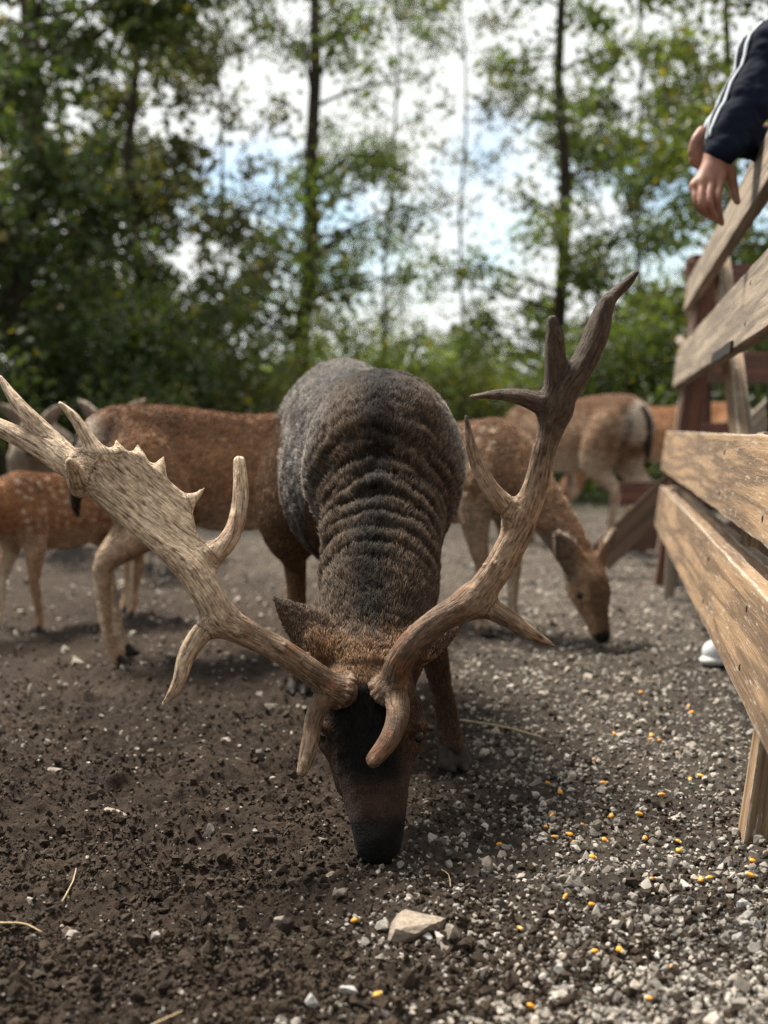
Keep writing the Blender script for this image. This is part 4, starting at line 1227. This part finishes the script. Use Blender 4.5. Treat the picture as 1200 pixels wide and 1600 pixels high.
# red-brown rack standing behind the fence
ro = V3(1.6, 6.4, 0)
rack = empty('hay_rack', tuple(ro))
tag(rack, 'red brown wooden rack standing behind the end of the plank fence', 'rack')
for z, w_ in ((.13, .13), (.34, .11), (.62, .12), (.95, .15), (1.36, .17)):
    board('board', rack, ro, (1.13 + .31 * (z > .5), 6.15, z), (2.9, 6.55, z), w_, .03, (.1, -1, .1), M['wood_red'], seed=int(z * 100))
for xx in (1.55, 2.15, 2.75):
    board('post', rack, ro, (xx, 6.22 + (xx - 1.02) * .21, -.08), (xx, 6.22 + (xx - 1.02) * .21, 1.5), .1, .09, (.1, -1, 0), M['wood_red'], seed=int(xx * 10))
board('brace', rack, ro, (1.75, 6.22, .62), (2.5, 6.36, 1.32), .11, .04, (.1, -1, 0), M['wood_grey'], seed=77)
board('brace', rack, ro, (1.20, 6.10, .10), (1.72, 6.20, .60), .10, .04, (.1, -1, 0), M['wood_red'], seed=78)

# ------------------------------------------------------------------ person leaning on the top rail
po = V3(1.12, 3.42, 0)
person = empty('person', tuple(po))
tag(person, 'person in navy jacket with white sleeve stripes, wrists resting on the top rail', 'person')
YH = 3.02
wr = at(1122, 243, 3.05); el = at(1215, 75, 3.14); sh = V3(1.33, 3.36, 1.44)
# body, one skin: head, neck, torso, legs, arms and hands with fingers
S = Solid((.66, 2.78, -.02), (1.78, 3.85, 1.86), .006)
S.chain([(1.30, 3.62, .92, .14), (1.29, 3.58, 1.10, .13), (1.28, 3.50, 1.30, .15), (1.27, 3.44, 1.42, .12), (1.24, 3.38, 1.50, .06), (1.22, 3.34, 1.56, .055)], .05, 12, (.5, .85, 0), 1.1)
S.chain([(1.20, 3.31, 1.60, .07), (1.19, 3.29, 1.68, .088), (1.195, 3.30, 1.73, .09)], .03, 6)
S.cone((1.115, 3.235, 1.635), (1.12, 3.24, 1.66), .012, .010, .012)
for sx in (-1, 1):
    c0 = V3(1.30, 3.62, .92) + sx * V3(-.06, .07, 0)
    ft = V3(.995, 3.585, .07) if sx < 0 else V3(1.18, 3.80, .07)
    S.chain([(*c0, .095), (*((c0 + ft) / 2 + V3(-.02, -.02, .03)), .06), (*(ft * .75 + c0 * .25), .055), (*ft, .038)], .03, 10)
S2 = Solid((.70, 2.86, 1.02), (1.06, 3.26, 1.60), .0028)
hand_w = wr
kn = [at(1126, 277, 3.03), at(1111, 281, 3.022), at(1097, 285, 3.022), at(1085, 291, 3.03)]
fing = [
    [(*kn[0], .0105), (*at(1123, 296, 3.008), .0108), (*at(1121, 312, 3.0), .0108), (*at(1124, 332, 3.018), .0095), (*at(1128, 349, 3.035), .0078)],
    [(*kn[1], .0115), (*at(1109, 301, 3.0), .0108), (*at(1109, 319, 2.992), .0108), (*at(1115, 335, 3.012), .0095), (*at(1121, 346, 3.035), .0078)],
    [(*kn[2], .0110), (*at(1096, 304, 3.002), .0103), (*at(1097, 321, 2.996), .0103), (*at(1104, 333, 3.016), .0090), (*at(1111, 341, 3.037), .0074)],
    [(*kn[3], .0100), (*at(1086, 308, 3.012), .0090), (*at(1090, 322, 3.01), .0088), (*at(1097, 331, 3.026), .0078), (*at(1104, 337, 3.042), .0066)],
]
for f_ in fing: S2.chain([(*r_[:3], r_[3] * .84) for r_ in f_], .0015, 14)
S2.chain([(*at(1133, 258, 3.05), .016), (*at(1141, 272, 3.055), .0135), (*at(1146, 293, 3.06), .0115), (*at(1148, 304, 3.058), .0105), (*at(1152, 315, 3.052), .0078)], .008, 12)
for i, k_ in enumerate(kn):
    S2.chain([(*(wr + (i - 1.5) * V3(-.008, 0, 0)), .020), (*(wr * .5 + k_ * .5), .0165), (*k_, .0125)], .012, 6)
S2.chain([(*wr, .027), (*(wr * .6 + el * .4), .034), (*el, .042)], .015, 6)
# other hand, folded under the forearm
w2 = at(1108, 222, 3.11)
for i, (a_, b_, c_) in enumerate((((1097, 204), (1086, 219), (1080, 238)), ((1099, 212), (1086, 230), (1082, 250)), ((1102, 222), (1090, 240), (1086, 257)), ((1106, 230), (1097, 248), (1094, 262)))):
    S2.chain([(*at(*a_, 3.10), .0115), (*at(*b_, 3.085), .0105), (*at(*c_, 3.085), .0085)], .006, 8)
S2.chain([(*at(1122, 205, 3.12), .024), (*w2, .024), (*at(1099, 214, 3.10), .017)], .012, 6)
S2.chain([(*at(1122, 205, 3.12), .027), (*V3(1.08, 3.30, 1.38), .036)], .012, 4)
v2, q2 = S2.mesh()
S.chain([(*el, .042), (*((el + sh) / 2), .052), (*sh, .06)], .03, 6)
S.chain([(1.08, 3.30, 1.38, .036), (1.30, 3.62, 1.28, .05), (1.38, 3.58, 1.43, .06)], .03, 6)
v1, q1 = S.mesh()
obj('body', raw_mesh('body', np.vstack([v1, v2]) - po, np.vstack([q1, q2 + len(v1)]), True), M['skin'], person)
# jacket
S = Solid((.72, 2.90, .80), (1.80, 3.88, 1.62), .0058)
S.chain([(1.30, 3.62, .88, .165), (1.29, 3.58, 1.10, .155), (1.28, 3.50, 1.30, .175), (1.27, 3.44, 1.42, .14), (1.245, 3.39, 1.50, .075)], .05, 12, (.5, .85, 0), 1.12)
cuff = wr * .97 + el * .03
arm = [(*cuff, .040), (*(wr * .86 + el * .14), .050), (*(wr * .6 + el * .4), .061), (*(wr * .3 + el * .7), .067), (*el, .070), (*((el + sh) / 2 + V3(.02, 0, .01)), .074), (*sh, .085)]
armp = S.chain(arm, .03, 24)
S.chain([(*at(1116, 212, 3.12), .036), (1.0, 3.22, 1.345, .05), (1.10, 3.32, 1.38, .062), (1.30, 3.62, 1.28, .075), (1.38, 3.58, 1.43, .085)], .03, 14)
v, q = S.mesh()
n_ = vnormals(v, q)
v = v + n_ * ((fbm(v * np.array((16, 16, 30)), 3) - .5) * .020 + (np.abs(vnoise(v * 26 + 4) - .5) - .25) * .010)[:, None]
jk = obj('jacket', raw_mesh('jacket', v - po, q, True), M['navy'], person)
# three stripes down the outside of the sleeve
segs = [(armp[i][:3], armp[i + 1][:3]) for i in range(len(armp) - 1)]
ax_ = (el - wr) / np.linalg.norm(el - wr)
side0 = V3(-.80, .10, .60); side0 -= ax_ * (side0 @ ax_); side0 /= np.linalg.norm(side0)
side1 = np.cross(ax_, side0)
n_ = vnormals(v, q)
for ang in (-24, 2, 28):
    d = side0 * math.cos(R(ang)) + side1 * math.sin(R(ang))
    sv, sf = [], []
    P_ = armp[1:-3]
    for i, p_ in enumerate(P_):
        for wdt in (-.0042, .0042):
            g_ = p_[:3] + d * (p_[3] * .6) + np.cross(ax_, d) * wdt
            # rest on the sleeve surface: walk outwards to the nearest skin point in that direction
            rel = v - p_[:3]; tpar = rel @ ax_
            dist = np.abs(tpar) * 2 + np.linalg.norm(rel - np.outer(tpar, ax_) - ((rel - np.outer(tpar, ax_)) @ d)[:, None] * d - np.cross(ax_, d) * wdt, axis=1)
            dist[(rel @ d) < 0] = 9
            j = np.argsort(dist)[:6]
            sv.append(p_[:3] + d * ((rel[j] @ d).mean() + .0022) + np.cross(ax_, d) * wdt)
        if i:
            k_ = 2 * i; sf.append((k_ - 2, k_ - 1, k_ + 1, k_))
    sv = np.array(sv)
    me = poly_mesh('stripe', sv - po, sf)
    o = obj('stripe', me, M['white'], jk)
    md = o.modifiers.new('thickness', 'SOLIDIFY'); md.thickness = .003; md.offset = 0
# trousers
S = Solid((.86, 3.40, .05), (1.62, 3.98, 1.06), .009)
for sx in (-1, 1):
    c0 = V3(1.30, 3.62, .90) + sx * V3(-.06, .07, 0)
    ft = V3(.995, 3.585, .10) if sx < 0 else V3(1.18, 3.80, .10)
    S.chain([(*(c0 + V3(0, 0, .08)), .13), (*c0, .125), (*((c0 + ft) / 2 + V3(-.02, -.02, .03)), .085), (*(ft * .75 + c0 * .25), .072), (*ft, .068)], .04, 10)
v, q = S.mesh(); v = v + vnormals(v, q) * ((fbm(v * 18, 3) - .5) * .02)[:, None]
obj('trousers', raw_mesh('trousers', v - po, q, True), M['jean'], person)
# shoes
S = Solid((-.12, -.30, -.005), (.12, .16, .14), .005)
S.chain([(0, .05, .055, .045), (0, -.03, .055, .046), (.003, -.12, .042, .042), (.004, -.175, .034, .034)], .02, 10, (1, 0, 0), 1.05)
S.chain([(0, .05, .06, .045), (0, .055, .10, .042)], .02, 4)
v, q = S.mesh(); v[:, 2] = np.maximum(v[:, 2], .012)
shm = raw_mesh('shoe', v, q, True)
S = Solid((-.12, -.30, -.02), (.12, .16, .06), .005)
S.chain([(0, .06, .012, .046), (0, -.03, .012, .046), (.003, -.12, .012, .047), (.004, -.185, .012, .036)], .01, 10, (0, 0, 1), .42)
v, q = S.mesh(); slm = raw_mesh('sole', v, q, True)
for tgt, rz in ((ground_px(1113, 1040), R(-58)), (V3(1.12, 3.72, 0), R(-30))):
    tip = tgt
    o = obj('shoe', shm, M['shoe'], person)
    d = V3(math.sin(rz), -math.cos(rz), 0)
    base = tip - d * .18 if tgt[0] < 1 else tgt
    o.location = base - po + V3(0, 0, .004); o.rotation_euler = (0, 0, rz)
    obj('sole', slm, M['sole'], o)
# hair
S = Solid((1.05, 3.15, 1.55), (1.36, 3.48, 1.88), .007)
S.chain([(1.225, 3.335, 1.64, .085), (1.215, 3.325, 1.72, .095), (1.19, 3.30, 1.765, .085)], .03, 6)
S.cut((1.10, 3.22, 1.64), .10, .02)
v, q = S.mesh(); v = v + vnormals(v, q) * ((fbm(v * 60, 2) - .5) * .02)[:, None]
obj('hair', raw_mesh('hair', v - po, q, True), M['hair'], person)

# ------------------------------------------------------------------ woodland
def leaves(P, size, col, r, up=.35):
    """one small bent diamond per leaf"""
    n = len(P)
    d = r.normal(size=(n, 3)); d /= np.linalg.norm(d, axis=1)[:, None]
    nn = r.normal(size=(n, 3)); nn[:, 2] += up * 2; nn -= d * (nn * d).sum(1)[:, None]; nn /= np.linalg.norm(nn, axis=1)[:, None]
    sd = np.cross(d, nn)
    s = (size * r.uniform(.6, 1.3, n))[:, None]
    v = np.stack([P, P + d * s * .5 + sd * s * .33 + nn * s * .08, P + d * s - nn * s * .08, P + d * s * .5 - sd * s * .33 + nn * s * .08], 1).reshape(-1, 3)
    b_ = np.arange(n)[:, None] * 4
    f = np.vstack([b_ + np.array([[0, 1, 2]]), b_ + np.array([[0, 2, 3]])])
    return v, f, np.repeat(col, 4, 0)
def make_tree(label, x, y, height, tr, cr, c0, nleaf, size, tone, seed, dens_low=0.0, limbs=34, group='trees at the edge of the wood', lean=0):
    r = np.random.default_rng(seed)
    root = empty('tree', (x, y, 0))
    tag(root, label, 'tree', group)
    tv, tf, off = [], [], 0
    def add(pts, rad, seg):
        nonlocal off
        v, f = tube_arr(pts, rad, seg, False)
        tv.append(v); tf.extend([tuple(k + off for k in q_) for q_ in f]); off += len(v)
    k = 12
    zt = np.linspace(-.1, height, k)
    wob = np.cumsum(r.normal(0, .055, (k, 2)), 0); wob[0] = 0
    tp = np.stack([wob[:, 0] + lean * zt, wob[:, 1], zt], 1)
    add(tp, tr * (1 - .9 * np.linspace(0, 1, k)) * np.where(zt < .05, 1.35, 1), 9)
    tips = []
    for i in range(limbs):
        u = r.random() ** (1.0 + dens_low)
        z = c0 + (height - c0) * u * .97
        b0 = np.array([np.interp(z, zt, tp[:, 0]), np.interp(z, zt, tp[:, 1]), z])
        a_ = r.uniform(0, 6.283)
        ln = cr * (1 - .65 * ((z - c0) / (height - c0)) ** 1.5) * r.uniform(.55, 1.1)
        e = b0 + np.array([math.cos(a_) * ln, math.sin(a_) * ln, ln * r.uniform(-.05, .55)])
        md = (b0 + e) / 2 + r.normal(0, .08, 3) + np.array([0, 0, .08 * ln])
        lr = max(.006, tr * .26 * (1 - .6 * u))
        add(spline([b0, md, e], 6), np.linspace(lr, .004, 6), 5)
        for t_ in r.uniform(.25, 1.0, 7): 
            q_ = (1 - t_) ** 2 * b0 + 2 * t_ * (1 - t_) * md + t_ ** 2 * e
            e2 = q_ + r.normal(0, .22 * (.4 + cr * .35), 3)
            tips.append((q_, e2))
            if r.random() < .5: add([q_, (q_ + e2) / 2 + r.normal(0, .02, 3), e2], [.007, .005, .002], 4)
    obj('trunk', poly_mesh('trunk', np.vstack(tv), tf), M['bark'], root)
    tips_a = np.array([t_[0] for t_ in tips]); tips_b = np.array([t_[1] for t_ in tips])
    wgt = r.random(len(tips)) ** 1.6; wgt /= wgt.sum()
    w = r.choice(len(tips), nleaf, p=wgt)
    u = r.random((nleaf, 1))
    P = tips_a[w] * (1 - u) + tips_b[w] * u + r.normal(0, .10 + .035 * cr, (nleaf, 3)) * r.uniform(.3, 1, (nleaf, 1))
    cl = fbm(P * 1.4 + seed, 3)[:, None]
    t0, t1 = np.array(tone[0]), np.array(tone[1])
    cc = (t0 * (1 - cl) + t1 * cl) * r.uniform(.6, 1.5, (nleaf, 1))
    yel = (r.random((nleaf, 1)) < tone[2])
    cc = np.where(yel, np.array((.20, .16, .025)) * r.uniform(.5, 1.1, (nleaf, 1)), cc)
    v, f, c = leaves(P, size, cc, r)
    obj('crown', raw_mesh('crown', v, f, False, c), M['leaf'], root)
    return root
def make_bush(label, x, y, h, w, nleaf, size, tone, seed):
    r = np.random.default_rng(seed)
    root = empty('bush', (x, y, 0)); tag(root, label, 'bush', 'bushes along the edge of the wood')
    tv, tf, off = [], [], 0
    C = []
    for i in range(16):
        a_, rr = r.uniform(0, 6.283), w * math.sqrt(r.random()) * .85
        zz = h * (1 - .55 * (rr / w) ** 2) * r.uniform(.35, .98)
        e = np.array([math.cos(a_) * rr, math.sin(a_) * rr, zz])
        C.append(e)
        v, f = tube_arr(spline([(0, 0, -.05), e * V3(.35, .35, .6), e], 5), np.linspace(.02, .004, 5), 5, False)
        tv.append(v); tf.extend([tuple(k + off for k in q_) for q_ in f]); off += len(v)
    obj('stem', poly_mesh('stem', np.vstack(tv), tf), M['bark'], root)
    C = np.array(C)
    wch = r.integers(0, len(C), nleaf)
    d = r.normal(size=(nleaf, 3)); d /= np.linalg.norm(d, axis=1)[:, None]
    P = C[wch] + d * (r.random((nleaf, 1)) ** .45) * np.array((w * .42, w * .42, h * .26)) * r.uniform(.7, 1.15, (len(C), 1))[wch]
    low = r.random(nleaf) < .25
    P[low, 2] *= r.random(low.sum())
    P[:, 2] = np.maximum(P[:, 2], .03)
    cl = fbm(P * 2.2 + seed, 3)[:, None]
    cc = (np.array(tone[0]) * (1 - cl) + np.array(tone[1]) * cl) * r.uniform(.6, 1.5, (nleaf, 1))
    cc = np.where(r.random((nleaf, 1)) < tone[2], np.array((.20, .17, .03)) * r.uniform(.5, 1.1, (nleaf, 1)), cc)
    v, f, c = leaves(P, size, cc, r)
    obj('foliage', raw_mesh('foliage', v, f, False, c), M['leaf'], root)
    return root
X = lambda px, Y: (px - CX) / F * Y
DK = ((.024, .038, .013), (.065, .088, .026), .03)
MD = ((.042, .066, .016), (.105, .138, .030), .07)
LT = ((.050, .075, .016), (.135, .165, .034), .10)
OL = ((.035, .042, .016), (.090, .090, .030), .08)
make_tree('dense dark tree with thick low branches beside the olive toned one', X(40, 10.5), 10.5, 9.5, .12, 1.85, 1.0, 18711, 0.096, DK, 101, .5, 46)
make_tree('olive toned leafy tree between the dense dark tree and the slim one', X(205, 12.0), 12.0, 9.0, .07, 1.45, 1.0, 13810, 0.090, OL, 102, .3, 40)
make_tree('dark tree standing behind the olive toned one', X(120, 16), 16, 10, .06, 1.9, .8, 15147, 0.113, DK, 103, .3, 40)
make_tree('slim open tree with a straight dark trunk rising behind the buck', X(472, 13.5), 13.5, 9.5, .105, 1.55, 1.5, 7573, 0.080, MD, 104, .9, 44)
make_tree('thin airy tree with sparse leaves behind the slim straight one', X(590, 17.5), 17.5, 11, .032, 1.7, 1.6, 4989, 0.084, MD, 105, .1, 40)
make_tree('straight tree with a dark trunk behind the raised antler', X(851, 14.5), 14.5, 10, .095, 1.45, 1.3, 10246, 0.081, MD, 106, .7, 44)
make_tree('thin tree with open twigs behind the straight one', X(730, 19), 19, 11, .03, 1.7, 2.6, 3920, 0.090, OL, 107, -.2, 36)
make_tree('bright green leafy tree reaching over the fence', X(1100, 12.0), 12.0, 8.5, .06, 1.65, 1.2, 14701, 0.084, LT, 108, .1, 44)
make_tree('green tree standing behind the red brown rack', X(985, 17), 17, 10, .045, 1.8, 1.2, 10692, 0.102, MD, 109, .3, 38)
make_tree('broad green tree beyond the rack with low hanging twigs', X(1260, 11), 11, 8, .14, 1.6, .9, 10692, 0.090, LT, 110, .2, 40)
make_tree('slender tree with few leaves between the olive and slim trees', X(350, 18), 18, 10, .035, 1.8, 1.5, 7573, 0.096, OL, 111, .5, 36)
bs = [  # px, Y, h, w, n, size, tone, label
    (20, 9.6, 1.75, 1.15, 7000, .07, DK, 'dark bush under the dense dark tree'),
    (170, 10.4, 1.9, 1.1, 7000, .07, DK, 'dark bush between two tall leafy trees'),
    (235, 9.3, 1.0, .55, 2600, .06, LT, 'small light green bush behind the plain brown doe'),
    (320, 11.2, 1.7, 1.0, 6000, .07, OL, 'olive bush beside the small light green one'),
    (430, 12.2, 1.75, .95, 6000, .065, LT, 'green bush at the foot of the slim straight tree'),
    (545, 12.6, 1.6, .9, 6000, .065, LT, 'bright green bush directly behind the buck\'s rump'),
    (655, 17.0, 1.25, 1.2, 5200, .08, OL, 'grey green bush in the gap between the trees'),
    (760, 13.6, 1.35, .85, 4500, .07, OL, 'low greyish bush behind the antler with the long tines'),
    (860, 13.2, 1.8, 1.0, 6500, .07, LT, 'rounded green bush at the foot of the straight tree'),
    (975, 11.8, 1.55, .95, 6500, .065, DK, 'dark bush behind the brown deer that is turned away'),
    (1075, 11.2, 1.7, 1.0, 6500, .065, MD, 'green bush behind the end of the fence rails'),
    (1230, 10.4, 1.8, 1.1, 6000, .07, DK, 'dark bush behind the red brown rack'),
    (700, 24, 2.7, 2.2, 7000, .12, LT, 'tall pale green thicket closing the gap between the trees'),
    (560, 26, 2.8, 2.4, 6000, .12, LT, 'pale green thicket behind the thin airy tree'),
]
for i, (px, Y, h, w_, n_, sz_, tone, lab) in enumerate(bs): make_bush(lab, X(px, Y), Y, h, w_, n_, sz_, tone, 200 + i)
# the wood goes on behind
r = np.random.default_rng(77)
n_ = 26000
xx = r.uniform(-22, 22, n_); yy = r.uniform(30, 44, n_)
top = 1.5 + 1.6 * fbm(np.stack([xx * .35, yy * .35, xx * 0], 1), 3)
P = np.stack([xx, yy, top * r.random(n_) ** .6], 1)
cl = fbm(P * .8, 3)[:, None]
cc = (np.array((.040, .060, .018)) * (1 - cl) + np.array((.10, .125, .038)) * cl) * r.uniform(.6, 1.4, (n_, 1))
v, f, c = leaves(P, .26, cc, r)
tag(obj('far_wood', raw_mesh('far_wood', v, f, False, c), M['leaf']), 'far green wood closing the view behind the clearing', 'wood', kind='stuff')

src = [o for o in bpy.data.objects if o.name.startswith('tree') and o.parent is None]
for i, (x_, y_, k) in enumerate(((-6.5, -3.0, 0), (-3.4, -6.0, 1), (-.6, -6.8, 0), (2.2, -6.2, 7), (5.0, -5.0, 0), (7.5, -1.5, 9), (-7.5, 1.5, 2))):
    o = src[k]
    c_ = o.copy(); link(c_); c_.location = (x_, y_, 0); c_.rotation_euler = (0, 0, i * 1.3)
    c_['label'] = 'leafy tree in the wood behind the photographer'; c_['group'] = 'trees behind the viewpoint'
    for ch in o.children:
        d_ = ch.copy(); link(d_, c_)
